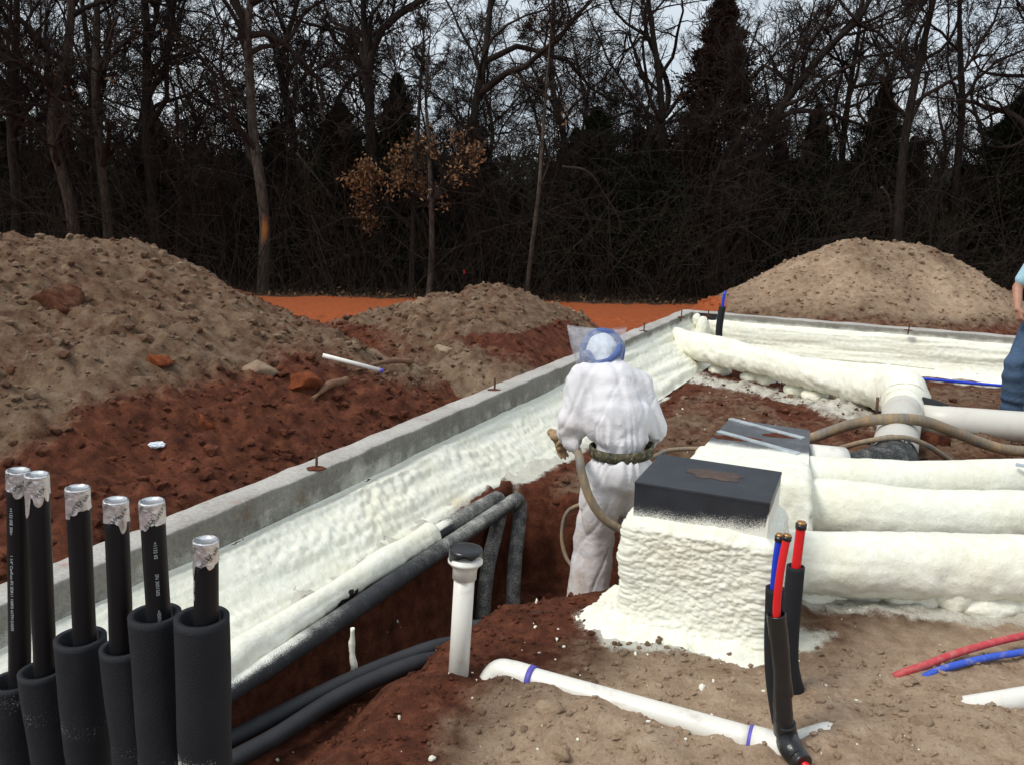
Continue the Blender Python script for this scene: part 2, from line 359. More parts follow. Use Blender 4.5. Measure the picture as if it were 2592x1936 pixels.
def make_plastic_film():
    m, nt, b = newmat('clear_film'); nt.nodes.remove(b); out = [n for n in nt.nodes if n.type == 'OUTPUT_MATERIAL'][0]
    tr = nd(nt, 'ShaderNodeBsdfTransparent'); gl = nd(nt, 'ShaderNodeBsdfGlossy', Roughness=0.22); df = nd(nt, 'ShaderNodeBsdfDiffuse'); tl = nd(nt, 'ShaderNodeBsdfTranslucent')
    df.inputs['Color'].default_value = (0.75, 0.77, 0.82, 1); tl.inputs['Color'].default_value = (0.75, 0.77, 0.82, 1)
    n = noise(nt, 22, 5, 0.6, None, 1.0); nrm = bump(nt, n, 0.9, 0.03); nt.links.new(nrm, gl.inputs['Normal'])
    m1 = nd(nt, 'ShaderNodeMixShader', Fac=0.5); nt.links.new(df.outputs[0], m1.inputs[1]); nt.links.new(tl.outputs[0], m1.inputs[2])
    m2 = nd(nt, 'ShaderNodeMixShader', Fac=0.3); nt.links.new(m1.outputs[0], m2.inputs[1]); nt.links.new(gl.outputs[0], m2.inputs[2])
    m3 = nd(nt, 'ShaderNodeMixShader'); setin(nt, m3.inputs[0], ramp(nt, n, [(0.3, g(0.18)), (0.7, g(0.46))]))
    nt.links.new(tr.outputs[0], m3.inputs[1]); nt.links.new(m2.outputs[0], m3.inputs[2]); nt.links.new(m3.outputs[0], out.inputs[0]); return m
def make_cloth(name, col, dirt=0.3, dcol=(0.36, 0.25, 0.17), wscale=9, var=0.06):
    m, nt, b = newmat(name); co = obj_co(nt)
    n = noise(nt, 5, 5, 0.6, co); w = noise(nt, wscale, 4, 0.6, co, 1.2)
    c = mixc(nt, 1.0, col, ramp(nt, n, [(0.3, g(1-var)), (0.7, g(1+var))]), 'MULTIPLY')
    zz = attr(nt, 'spray')                                                  # soiling weight: cuffs, knees, hems
    d = mth(nt, 'MULTIPLY', zz, ramp(nt, noise(nt, 7, 6, 0.7, co), [(0.30, g(0)), (0.70, g(dirt*2))]), clamp=True)
    setin(nt, b.inputs['Base Color'], mixc(nt, d, c, dcol)); b.inputs['Roughness'].default_value = 0.85; b.inputs['Specular IOR Level'].default_value = 0.2
    setin(nt, b.inputs['Normal'], bump(nt, mth(nt, 'MULTIPLY_ADD', w, 1.0, mth(nt, 'MULTIPLY', noise(nt, 160, 2, 0.5, co), 0.06)), 0.34, 0.03)); return m

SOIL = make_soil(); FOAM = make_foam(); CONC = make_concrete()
RUBBER = sprayed('foam_rubber', (0.010, 0.011, 0.014), 0.75, fine=300, bs=0.45, bscale=320, spec=0.35)
POLY = plain('black_pipe', (0.008, 0.008, 0.009), 0.45, 0, 0.2, 8, 0.05, 60, spec=0.3)
PIPEINS = sprayed('pipe_insulation', (0.018, 0.019, 0.022), 0.7, fine=290, bs=0.25)
FOIL = make_foil(); FILM = make_plastic_film()
PVC = plain('white_pvc', (0.74, 0.72, 0.65), 0.38, 0, 0.04, 6, 0.05, 90, dirt=0.35, dirtcol=(0.34, 0.23, 0.15), dscale=14)
PVCDUCT = plain('pale_duct_pvc', (0.62, 0.595, 0.53), 0.42, 0, 0.06, 5, 0.05, 90, dirt=0.4, dirtcol=(0.36, 0.24, 0.17), dscale=5)
PRIMER = plain('purple_primer', (0.10, 0.08, 0.42), 0.5)
TAPE = plain('black_tape', (0.013, 0.013, 0.014), 0.28, 0, 0.2, 20, 0.5, 45)
REDPEX = plain('red_tube', (0.70, 0.012, 0.016), 0.36, 0, 0.06); BLUEPEX = plain('blue_tube', (0.010, 0.045, 0.55), 0.36, 0, 0.06)
REDDUST = plain('dusty_red_tube', (0.50, 0.045, 0.055), 0.6, 0, 0.12, 20, 0.1, 80, dirt=0.55, dirtcol=(0.42, 0.26, 0.20), dscale=30)
BLUEDUST = plain('dusty_blue_tube', (0.030, 0.09, 0.52), 0.6, 0, 0.12, 20, 0.1, 80, dirt=0.5, dirtcol=(0.40, 0.32, 0.28), dscale=30)
BRASS = plain('brass', (0.45, 0.24, 0.09), 0.4, 0.8); STEEL = plain('rusty_steel', (0.10, 0.055, 0.035), 0.8, 0.3, 0.4, 40, 0.4, 90)
GALV = sprayed('galvanised_sheet', (0.50, 0.56, 0.59), 0.45, fine=240, metal=0.6); DARKMET = sprayed('speckled_dark_sheet', (0.075, 0.080, 0.088), 0.5, fine=240, bs=0.1)
BLACKBOX = sprayed('black_painted_sheet', (0.022, 0.025, 0.031), 0.42, fine=240, bs=0.08, bscale=30)
RUST = plain('rust_patch', (0.075, 0.048, 0.038), 0.85, 0, 0.4, 30, 0.4, 60)
TYVEK = make_cloth('white_coverall', (0.70, 0.69, 0.71), 0.40); HOODM = make_cloth('white_hood', (0.66, 0.72, 0.78), 0.1)
BLUECLOTH = make_cloth('blue_cloth', (0.085, 0.13, 0.30), 0.1); DENIM = make_cloth('blue_denim', (0.045, 0.085, 0.155), 0.3, (0.12, 0.16, 0.22), 9, 0.3)
SHIRT = make_cloth('pale_blue_shirt', (0.33, 0.52, 0.60), 0.1); SKIN = plain('skin', (0.42, 0.21, 0.14), 0.55, 0, 0.12, 30, 0.15, 120)
HAIR = plain('brown_hair', (0.05, 0.03, 0.018), 0.7, 0, 0.4, 60, 0.6, 120); BOOT = plain('dirty_boot', (0.10, 0.07, 0.05), 0.8, 0, 0.3, 20, 0.3, 50)
GLOVE = plain('dirty_glove', (0.33, 0.22, 0.12), 0.9, 0, 0.35, 30, 0.6, 60); LENS = plain('eye', (0.02, 0.02, 0.02), 0.2)
def make_camo():
    m, nt, b = newmat('camouflage_belt'); co = obj_co(nt); n = noise(nt, 38, 4, 0.6, co, 0.5)
    setin(nt, b.inputs['Base Color'], ramp(nt, n, [(0.36, (0.012, 0.012, 0.008)), (0.46, (0.05, 0.055, 0.025)), (0.56, (0.10, 0.075, 0.04)), (0.66, (0.26, 0.20, 0.13))])); b.inputs['Roughness'].default_value = 0.8
    return m
CAMO = make_camo(); ROOT = plain('muddy_root', (0.17, 0.085, 0.045), 0.9, 0, 0.3, 20, 0.5, 50)
def make_hose():
    m, nt, b = newmat('wrapped_hose'); co = obj_co(nt)
    c = ramp(nt, noise(nt, 9, 6, 0.65, co), [(0.34, (0.17, 0.165, 0.155)), (0.5, (0.25, 0.195, 0.13)), (0.68, (0.38, 0.25, 0.13))])
    w = nd(nt, 'ShaderNodeTexWave', {'wave_type': 'BANDS'}, Scale=9.0, Distortion=3.0); nt.links.new(co, w.inputs['Vector'])
    c = mixc(nt, 0.12, c, w.outputs['Color'], 'MULTIPLY'); setin(nt, b.inputs['Base Color'], c); b.inputs['Roughness'].default_value = 0.75
    setin(nt, b.inputs['Normal'], bump(nt, noise(nt, 60, 4, 0.6, co), 0.4, 0.006)); return m
HOSE = make_hose()
BARK = make_bark('bark', (0.010, 0.008, 0.007), (0.045, 0.036, 0.030)); BARKP = make_bark('pale_bark', (0.022, 0.019, 0.016), (0.115, 0.090, 0.072)); BRUSH = make_bark('brush_twigs', (0.012, 0.010, 0.009), (0.060, 0.046, 0.036))
TWIG = make_bark('twig_bark', (0.014, 0.011, 0.010), (0.048, 0.034, 0.028)); CEDAR = make_leaf('cedar_foliage', (0.009, 0.013, 0.007), (0.036, 0.042, 0.022)); CEDARR = make_leaf('bronzed_cedar', (0.022, 0.012, 0.009), (0.058, 0.032, 0.022))
DEADLEAF = make_leaf('brown_oak_leaves', (0.11, 0.055, 0.026), (0.27, 0.155, 0.080))

# ------------------------------------------------------------------ ground relief
# spoil heaps: crest points (photo x, y, distance) -> ridge with its own side slopes
def crest(pts): return [tuple(DY(*p)) for p in pts]
HEAP_L = crest([(-260, 500, 6.0), (0, 500, 6.4), (120, 505, 6.7), (210, 517, 6.9), (300, 550, 7.1), (400, 607, 7.4), (500, 660, 7.7), (590, 712, 8.0)])
HEAP_M = crest([(640, 716, 8.0), (740, 712, 8.2), (815, 704, 8.3), (850, 668, 8.5), (940, 654, 8.6), (1000, 630, 8.7), (1050, 622, 8.7), (1095, 642, 8.6), (1130, 640, 8.6), (1165, 652, 8.6), (1203, 684, 8.5), (1235, 745, 8.3)])
HEAP_R = crest([(1540, 668, 12.0), (1620, 612, 12.2), (1700, 577, 12.4), (1800, 527, 12.6), (1835, 513, 12.7), (1905, 515, 12.8), (1985, 522, 12.8), (2030, 548, 12.7), (2100, 612, 12.6), (2150, 655, 12.5), (2200, 700, 12.4)])
def ridge(x, y, pts, sf, sb, rnd):
    best = np.full(x.shape, -9.0)
    for (ax, ay, az), (bx, by, bz) in zip(pts[:-1], pts[1:]):
        dx, dy = bx-ax, by-ay; u = np.clip(((x-ax)*dx+(y-ay)*dy)/(dx*dx+dy*dy), 0, 1)
        px, py = ax+u*dx, ay+u*dy; d = np.hypot(x-px, y-py); front = y < py
        sl = np.where(front, sf, sb); h = az+u*(bz-az) - sl*(np.sqrt(d*d+rnd*rnd)-rnd)
        best = np.maximum(best, h)
    return best
def heap_z(x, y, which):
    x = np.asarray(x, float); y = np.asarray(y, float)
    wx = x+0.35*fbm(x*1.3, y*1.3, seed=5); wy = y+0.35*fbm(x*1.3, y*1.3, seed=9)
    if which == 'L': h = ridge(wx, wy, HEAP_L, 0.44, 0.6, 0.5); amp = 0.16
    elif which == 'M': h = ridge(wx, wy, HEAP_M, 0.36, 0.6, 0.25)+0.09; amp = 0.16
    else: h = ridge(x+0.1*fbm(x*2, y*2, seed=5), y, HEAP_R, 0.62, 0.62, 0.25); amp = 0.08
    h = h+amp*fbm(x*1.6, y*1.6, o=3, seed=21)
    k = 0.5 if which == 'R' else 1.0
    qx = x+0.10*fbm(x*5, y*5, o=3, seed=51); qy = y+0.10*fbm(x*5+7, y*5, o=3, seed=53)
    h = h+k*(0.045*bumps2(qx*3.1, qy*3.1, 31, 0.40)+0.030*bumps2(qx*7, qy*7, 35, 0.5)+0.034*bumps2(qx*14, qy*14, 39, 0.75)+0.075*fbm(x*6, y*6, o=4, seed=44)-0.10*np.abs(fbm(x*3.2, y*3.2, o=3, seed=46))+0.045*fbm(x*20, y*20, o=2, seed=48))
    s, t = xy2st(x, y); dw = np.maximum(-s-WALL_T, -t-WALL_T)          # never higher than the wall where it meets it
    lim = WALL_Z-0.03+0.75*np.clip(dw, 0, 9)+0.03*fbm(x*6, y*6, o=3, seed=47); h = h-0.05
    return np.minimum(h, lim)
BERMS = [(1180, 1502, .09, .045), (1095, 1488, .07, .05), (1290, 1556, .09, .035), (1650, 1632, .05, .035), (1770, 1618, .05, .02), (1375, 1590, .08, .03),
    # photo x, y, radius, height: lumps and hollows of the near ground
    (1150, 1560, .13, .035), (1060, 1500, .08, .035), (1250, 1600, .16, .035), (1420, 1640, .14, .035), (1290, 1540, .09, .025), (880, 1490, .12, .04), (980, 1475, .07, .03), (1560, 1610, .07, .025),
    (1640, 1640, .06, .02), (1820, 1600, .20, .035), (2050, 1600, .28, .045), (1780, 1530, .10, .03), (1930, 1490, .12, -.03), (2150, 1560, .2, .03), (1830, 1500, .10, -.03), (1500, 1480, .25, .02), (1500, 1520, .09, -.025), (1400, 1420, .2, .02),
    (2010, 965, .30, .10), (2120, 950, .25, .14), (2150, 975, .18, .08), (1830, 870, .30, .12), (1600, 870, .5, .07), (1700, 800, .4, .05), (1780, 915, .25, .05)]
BERMS = [(DZ(a, b, 0.0).x, DZ(a, b, 0.0).y, r, h) for a, b, r, h in BERMS]
def ground_z(x, y, detail=True):
    x = np.asarray(x, float); y = np.asarray(y, float); s, t = xy2st(x, y)
    far = -0.1*sstep(7.0, 2.5, t)
    pad = far+0*x
    # bank against the left wall
    bank = np.interp(s, [-0.2, 0.0, 0.10, 0.22, 0.34, 0.46], [0.22, 0.22, 0.165, 0.075, -0.01, -0.12])
    bank = np.where(t > 6.3, bank, np.interp(s, [-0.2, 0.0, 0.12, 0.28, 0.5], [0.2, 0.2, 0.12, 0.0, -0.16]))
    near = np.maximum(pad, bank)
    jit = 0.10*fbm(x*4, y*4, o=3, seed=61)
    # pit the worker stands in, and the shallow pipe trench that runs on towards the camera
    m = np.minimum.reduce([s-0.45, t-6.18, y-(3.66+0.42*x), 0.95-x])+jit*0.8
    pit = sstep(0.0, 0.13, m)
    trench = sstep(0.44, 0.56, s+jit)*sstep(1.22, 0.80, s+jit)*sstep(6.3, 7.2, t)*sstep(10.9, 10.3, t)
    z = np.where(s < 0.54, np.maximum(near, pad-0.1*(t > 6.3)), pad)
    z = z-0.31*trench*(1-pit); z = z*(1-pit)+(-0.62)*pit
    # outside the walls
    outl = 0.24-0.40*sstep(6.5, 11.5, y)+0.06*fbm(x*0.8, y*0.8, o=3, seed=71)
    outl = outl-0.10*sstep(-0.16, -0.35, s)*sstep(-1.1, -0.5, s)*sstep(5, 7.5, t)
    outside = np.maximum(-s-0.14, -t-0.14)
    zo = np.where(y > 0, outl, 0.1)
    fr = np.clip((y-8)/10, 0, 1); zo = np.where(t < -0.1, -0.10-0.18*fr, zo)
    z = np.where(outside > 0, zo, z)
    z = np.where((s > -0.14) & (s < 0.0), np.minimum(z, 0.2), z); z = np.where((t > -0.14) & (t < 0.0) & (s > -0.14), -0.15, z)
    z = np.where(y > 13, -0.28+0.25*np.clip((y-60)/60, 0, 1), z) if False else z
    z = np.where((y > 14) & (outside > 0), -0.15-0.13*sstep(14, 18, y), z)
    if detail:
        for bx, by, r, h in BERMS: z = z+h*np.exp(-((x-bx)**2+(y-by)**2)/(r*r))
        inside = (outside <= 0) & (s > 0.4)
        sand = sstep(3.5, 2.9, y)*sstep(-0.3, 0.2, x)
        rough = np.where(inside, 0.55+0.5*sstep(4.5, 6, y), np.where(y > 10.5, 0.25, 1.0))*(1-0.25*sand)
        rough = np.where((s > -0.16) & (s < 0.3) | (np.abs(t) < 0.3) & (s > 0), 0.3, rough)
        z = z+rough*(0.06*fbm(x*2.3, y*2.3, o=4, seed=3)+0.046*fbm(x*8, y*8, o=4, seed=13)-0.03*np.abs(fbm(x*4, y*4, o=3, seed=15)))
        z = z+rough*(0.030*bumps2(x*8+fbm(x*9, y*9, seed=2), y*8, 81, 0.30)+0.022*bumps2(x*18+fbm(x*20, y*20, seed=6), y*18, 85, 0.45)+0.010*bumps2(x*38, y*38, 88, 0.5))
    return z
def soil_weights(x, y, foam=True):
    x = np.asarray(x, float); y = np.asarray(y, float); s, t = xy2st(x, y); n = fbm(x*1.5, y*1.5, o=4, seed=101)
    inside = (s > -0.1) & (t > -0.1)
    sand = sstep(3.85, 2.75, y+0.6*n-0.35*(x-0.5))*sstep(-0.55, 0.15, x+0.5*n+(y-3)*0.2)
    padm = 0.60+0.6*n
    padm = np.where((t < 2.6), 0.36+0.6*n, padm); padm = np.where(x > 2.4, padm-0.22, padm)
    padm = padm*sstep(0.45, 0.9, s)
    w = np.maximum(sand*1.0, padm*sstep(4.7, 5.6, y))
    w = np.maximum(w, 0.46*sstep(1.3, 1.7, s)+0.5*n)
    trench = (s < 1.2) & (y < 5.3); w = np.where(trench, np.minimum(w, 0.15+0.5*sstep(0.6, 1.2, s)*sand), w)
    wo = 0.12+0.5*n; wo = np.where(y > 6, 0.35+0.6*n, wo)
    w = np.where(inside, w, wo)
    road = np.where(inside, 0, sstep(9.6, 10.8, y+n)); lit = sstep(16.9, 17.9, y+1.2*n)
    f = np.zeros_like(w)
    if foam:
        for pts, r0, r1, k in OVERSPRAY:
            d = np.full(w.shape, 9.0)
            for (ax, ay), (bx, by) in zip(pts[:-1], pts[1:]):
                dx, dy = bx-ax, by-ay; u = np.clip(((x-ax)*dx+(y-ay)*dy)/(dx*dx+dy*dy+1e-9), 0, 1); d = np.minimum(d, np.hypot(x-ax-u*dx, y-ay-u*dy))
            f = np.maximum(f, k*sstep(r1, r0, d+0.10*fbm(x*5, y*5, o=3, seed=55)))
    return np.stack([np.clip(w, 0, 1), f, np.clip(road, 0, 1), np.clip(lit, 0, 1)], -1)
def dz2(*a): p = DZ(*a); return (p.x, p.y)
OVERSPRAY = [
    ([dz2(1300, 1335, 0), dz2(1345, 1375, 0), dz2(1500, 1385, 0), dz2(1640, 1390, 0), dz2(1700, 1380, 0)], .05, .22, 0.8),
    ([dz2(1740, 1385, 0), dz2(1775, 1375, 0)], .0, .10, 0.55),
    ([dz2(1740, 1290, 0), dz2(1950, 1310, 0), dz2(2212, 1330, 0), dz2(2400, 1340, 0)], .06, .22, 0.62),
    ([st2xy(0.43, 3.0), st2xy(0.45, 6.1)], .05, .22, 0.9), ([st2xy(0.30, 6.1), st2xy(0.34, 10.5)], .04, .16, 0.9),
    ([dz2(1500, 800, 0), dz2(1680, 832, 0), dz2(1860, 890, 0)], .10, .42, 0.62), ([st2xy(0.3, 0.45), st2xy(4.5, 0.45)], .08, .2, 0.55)]

def axis_pts(lo, hi, step, ends, grow=1.16):
    a = list(np.arange(lo, hi+1e-6, step)); d = step
    while a[-1] < ends[1]: d *= grow; a.append(a[-1]+d)
    d = step; b = []
    x = lo
    while x > ends[0]: d *= grow; x -= d; b.append(x)
    return np.array(b[::-1]+a)
def grid_mesh(name, xs, ys, zf, wf, keep=None, smooth=True):
    X, Y = np.meshgrid(xs, ys, indexing='ij'); Z = zf(X, Y); V = np.stack([X, Y, Z], -1).reshape(-1, 3)
    F = grid_faces(len(xs), len(ys)); W = wf(X, Y).reshape(-1, 4)
    if keep is not None:
        k = keep(X, Y, Z).ravel(); F = F[k[F].any(1)]
        used = np.unique(F); mp = -np.ones(len(V), int); mp[used] = np.arange(len(used)); V = V[used]; W = W[used]; F = mp[F]
    me = mesh_np(name, V, F, None, smooth); cattr(me, 'soil', W); return me

gx = axis_pts(-2.6, 3.0, 0.021, (-150, 150), 1.045); gy = axis_pts(2.3, 6.4, 0.021, (-60, 260), 1.035)
link('ground', grid_mesh('ground', gx, gy, ground_z, soil_weights), SOIL, kind='structure')

def heap_w(which):
    def f(x, y):
        n = fbm(x*1.2, y*1.2, o=4, seed=131); n2 = fbm(x*0.7+9, y*0.7, o=3, seed=137); z = heap_z(x, y, which)
        if which == 'L':      # tan spoil over red clay: red shows along the foot and in a streak down the right end
            s, t = xy2st(x, y); w = 0.60*sstep(0.30, 0.62, z+0.45*n)+0.25*n
            w = w-0.6*sstep(-1.35, -0.75, s+0.5*n)*sstep(5.8, 6.6, t)-0.6*np.exp(-((x+2.15)/0.32)**2)*sstep(6.9, 7.5, y)
        elif which == 'M':
            s, t = xy2st(x, y); w = 0.56+0.9*n-0.55*sstep(-1.2, -0.5, s+0.5*n)*sstep(6.0, 6.8, t); w = w-0.9*np.exp(-(((x-0.15)/0.9)**2+((y-7.9)/0.55)**2))-0.5*np.exp(-(((x+1.5)/0.8)**2+((y-7.0)/0.5)**2)); w = np.where(z > 0.62, np.maximum(w, 0.62), w)
        else:
            w = 0.74+0.6*n; w = w-0.5*sstep(0.5, 0.1, z)
        o = np.zeros(x.shape)
        return np.stack([np.clip(w, 0, 1), o, o if which != 'R' else sstep(3.2, 2.7, x+0.4*n)*0.7, o], -1)
    return f
def heap(which, xs, ys, label):
    zf = lambda x, y: heap_z(x, y, which)
    def keep(x, y, z):
        s, t = xy2st(x, y); ok = z > ground_z(x, y, False)-0.06
        return ok & (np.maximum(-s-WALL_T-0.02, -t-WALL_T-0.02) > 0)
    me = grid_mesh('spoil_heap', xs, ys, zf, heap_w(which), keep)
    return link('spoil_heap', me, SOIL, None, label, 'dirt heap')
heap('L', np.arange(-7.6, 0.3, 0.028), np.arange(2.6, 10.4, 0.03), 'large tan and red spoil heap at the left edge of the site')
heap('M', np.arange(-3.4, 2.4, 0.026), np.arange(4.6, 11.4, 0.028), 'low lumpy tan and red spoil heap in the middle, outside the concrete wall')
heap('R', np.arange(2.2, 8.4, 0.032), np.arange(9.6, 15.6, 0.034), 'flat-topped tan dirt heap behind the far concrete wall')
def top_z(x, y):
    x = np.asarray(x, float); y = np.asarray(y, float); z = ground_z(x, y); w = soil_weights(x, y, False); s, t = xy2st(x, y)
    out = np.maximum(-s-0.2, -t-0.2) > 0
    for k in 'LMR':
        hz = heap_z(x, y, k); up = (hz > z) & out; z = np.where(up, hz, z); w = np.where(up[..., None], heap_w(k)(x, y), w)
    return z, w

# ------------------------------------------------------------------ loose clods
ICO = None
def ico(sub):
    bm = bmesh.new(); bmesh.ops.create_icosphere(bm, subdivisions=sub, radius=1.0); bm.verts.ensure_lookup_table()
    v = np.array([tuple(q.co) for q in bm.verts]); f = np.array([[q.index for q in p.verts] for p in bm.faces]); bm.free(); return v, f
ICO1, ICO2, ICO3 = ico(1), ico(2), ico(3)
RNG = np.random.default_rng(7)
def clod_batch(name, x, y, r, sink=0.35, wfun=None):
    v0, f0 = ICO1; n = len(x); z, w = top_z(x, y)
    sc = RNG.uniform(0.7, 1.25, (n, 3))*r[:, None]; sc[:, 2] *= 0.75
    V = v0[None]*(1+RNG.uniform(-0.42, 0.30, (n, len(v0), 1)))*sc[:, None, :]
    a = RNG.uniform(0, 6.28, n); c, s_ = np.cos(a)[:, None], np.sin(a)[:, None]
    V = np.stack([V[..., 0]*c-V[..., 1]*s_, V[..., 0]*s_+V[..., 1]*c, V[..., 2]], -1)
    V += np.stack([x, y, z+r*(0.5-sink)], -1)[:, None, :]
    F = (f0[None]+(np.arange(n)*len(v0))[:, None, None]).reshape(-1, 3)
    w = w.copy(); w[:, 0] = np.clip(w[:, 0]+RNG.normal(0, 0.07, n), 0, 1); w[:, 1] *= 0.0
    me = mesh_np(name, V.reshape(-1, 3), None, F, False); cattr(me, 'soil', np.repeat(w, len(v0), 0))
    return link(name, me, SOIL, kind='stuff')
def scatter(n, x0, x1, y0, y1, ok, rlo, rhi):
    x = RNG.uniform(x0, x1, n*6); y = RNG.uniform(y0, y1, n*6); k = ok(x, y); x, y = x[k][:n], y[k][:n]
    r = rlo*(rhi/rlo)**(RNG.random(len(x))**2.6); return x, y, r
def outl_ok(x, y): s, t = xy2st(x, y); return (s < -WALL_T-0.05) & (y < 9.8)
def in_ok(x, y): s, t = xy2st(x, y); return (s > 0.6) & (t > 0.7) & ~((x > 0.38) & (x < 4.2) & (y > 3.35) & (y < 5.2))
def right_ok(x, y): s, t = xy2st(x, y); return (t < -WALL_T-0.1)
bt = [scatter(9500, -5.5, 1.2, 3.0, 9.8, outl_ok, 0.007, 0.045), scatter(3000, 2.5, 8, 10.0, 14, right_ok, 0.010, 0.045), scatter(5200, -1.2, 2.8, 2.4, 4.2, in_ok, 0.0028, 0.020), scatter(1900, 0.2, 6, 4.8, 9.6, in_ok, 0.007, 0.045)]
clod_batch('loose_soil_clods', np.concatenate([b[0] for b in bt]), np.concatenate([b[1] for b in bt]), np.concatenate([b[2] for b in bt]))
def unit_rows(a): return a/np.linalg.norm(a, axis=1, keepdims=True)
def big_clod(px, py, r, tan, label, sq=(1, 1, 0.7), inside=False, zz=None, seed=0):
    p = DZ(px, py, 0.0 if inside else 0.25)
    if not inside:                       # walk along the ray until it meets the heap
        d = _ray(px, py); best = p
        ks = np.arange(3.0, 12, 0.04); qx, qy, qz = d.x*ks/d.y, ks, CAM_H+d.z*ks/d.y
        hit = np.nonzero(qz <= top_z(qx, qy)[0])[0]
        if len(hit): h_ = hit[0]; best = Vector((qx[h_], qy[h_], qz[h_]))
        p = best
    else: p.z = float(ground_z(np.array([p.x]), np.array([p.y]))[0])
    v, f = ICO3; v = v.copy(); rg = np.random.default_rng(seed+50)
    for nn in unit_rows(rg.normal(0, 1, (11, 3))):
        q = v@nn; lim = rg.uniform(0.45, 0.8); v -= np.clip(q-lim, 0, 9)[:, None]*nn
    v *= (1+0.6*fbm(v[:, 0]*1.1+seed*3, v[:, 1]*1.1, v[:, 2]*1.1, 3, seed)+0.30*fbm(v[:, 0]*5, v[:, 1]*5, v[:, 2]*5, 3, seed+4))[:, None]
    v *= np.array(sq)*r; v += np.array([p.x, p.y, p.z+r*sq[2]*0.08])
    me = mesh_np('soil_clod', v, None, f, True); W = np.zeros((len(v), 4)); W[:, 0] = tan; W[:, 2] = 0.5 if tan < 0 else 0; W[:, 0] = np.clip(W[:, 0], 0, 1); cattr(me, 'soil', W)
    return link('soil_clod', me, SOIL, None, label, 'dirt clod', 'big clods of soil')
big_clod(655, 829, .10, -1, 'big rounded rust-orange clod below the white stick on the dirt', (1.3, 1, .75), seed=1)
big_clod(340, 780, .085, -1, 'oval orange clod half way up the left heap', (1.3, 1, .7), seed=2)
big_clod(440, 1085*0.85+0, .075, -1, 'blocky orange clod at the foot of the left heap', (1, 1, 1.1), seed=3)
big_clod(120, 655, .17, 0.35, 'largest dark brown lump high on the left heap', (1.3, 1, 1.0), seed=4)
big_clod(560, 800, .10, 0.8, 'rounded grey-tan lump at the right foot of the left heap', (1.4, 1, .7), seed=5)
big_clod(1190, 1558, .055, 0.95, 'squarish tan clod in front of the white pipe, farther from the camera', (1, 1, .9), True, seed=6)
big_clod(1210, 1640, .05, 1.0, 'pale tan clod at the bottom edge left of centre', (1.1, 1, .8), True, seed=7)
big_clod(1075, 1425, .05, 0.3, 'brown clod between standing white pipe and white elbow', (1.1, 1, .9), True, seed=8)
big_clod(1985, 1580, .045, 0.8, 'cracked sandy clod in front of the second white pipe', (1, .9, .8), True, seed=9)
big_clod(2010, 962, .12, 0.1, 'broad reddish clod between hose and pale horizontal duct', (1.7, .8, .8), True, seed=10)
big_clod(2130, 940, .13, 0.1, 'tall reddish clod against the pale horizontal duct', (1.2, .8, .9), True, seed=11)
big_clod(960, 770, .10, 0.85, 'yellowish-tan lump on the middle heap right of the white stick', (1.0, .9, 1.1), seed=12)

# ------------------------------------------------------------------ foundation wall: concrete runs, anchor bolts, sprayed foam
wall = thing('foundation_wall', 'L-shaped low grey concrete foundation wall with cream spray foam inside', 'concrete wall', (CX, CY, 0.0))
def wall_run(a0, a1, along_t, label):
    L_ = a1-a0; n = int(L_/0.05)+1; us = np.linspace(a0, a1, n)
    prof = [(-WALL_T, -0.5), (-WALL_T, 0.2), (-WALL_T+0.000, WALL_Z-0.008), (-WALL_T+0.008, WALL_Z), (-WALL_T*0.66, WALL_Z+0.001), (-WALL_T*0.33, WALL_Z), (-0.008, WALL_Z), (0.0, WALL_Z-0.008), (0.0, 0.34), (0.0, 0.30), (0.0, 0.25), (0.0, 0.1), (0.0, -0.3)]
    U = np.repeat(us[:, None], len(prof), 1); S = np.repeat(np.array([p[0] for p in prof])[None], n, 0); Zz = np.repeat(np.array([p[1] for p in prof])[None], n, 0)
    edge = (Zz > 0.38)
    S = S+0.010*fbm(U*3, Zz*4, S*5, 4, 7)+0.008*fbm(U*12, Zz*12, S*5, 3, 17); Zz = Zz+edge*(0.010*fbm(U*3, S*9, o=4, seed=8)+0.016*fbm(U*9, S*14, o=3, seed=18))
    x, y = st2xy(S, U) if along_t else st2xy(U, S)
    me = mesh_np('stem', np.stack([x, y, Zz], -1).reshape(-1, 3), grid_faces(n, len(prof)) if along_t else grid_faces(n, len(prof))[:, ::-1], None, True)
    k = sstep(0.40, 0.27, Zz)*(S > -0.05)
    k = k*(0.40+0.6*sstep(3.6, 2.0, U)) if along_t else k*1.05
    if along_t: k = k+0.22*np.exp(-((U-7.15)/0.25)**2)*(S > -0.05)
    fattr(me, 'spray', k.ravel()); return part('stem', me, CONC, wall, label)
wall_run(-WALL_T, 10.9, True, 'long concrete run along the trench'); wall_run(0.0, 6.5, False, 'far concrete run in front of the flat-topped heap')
def bolt(px, py, h):
    p = DZ(px, py, WALL_Z); me = tube('anchor_bolt', [(p.x, p.y, WALL_Z-0.05), (p.x+0.006, p.y, WALL_Z+h*0.5), (p.x+0.003, p.y, WALL_Z+h)], 0.0075, 8)
    part('anchor_bolt', me, STEEL, wall)
    v, f = ICO2; c = v*np.array([0.055, 0.04, 0.007])*(1+0.5*fbm(v[:, 0]*3+px, v[:, 1]*3, v[:, 2], 3, 5))[:, None]+np.array([p.x, p.y, WALL_Z+0.003])
    m2 = mesh_np('grit', c, None, f, True); W = np.zeros((len(v), 4)); cattr(m2, 'soil', W); part('soil_grit', m2, SOIL, wall)
for a in ((682, 1012, .10), (1067, 843, .095), (1390, 716, .10), (1471, 686, .10), (1529, 684, .08), (1962, 714, .08)): bolt(*a)

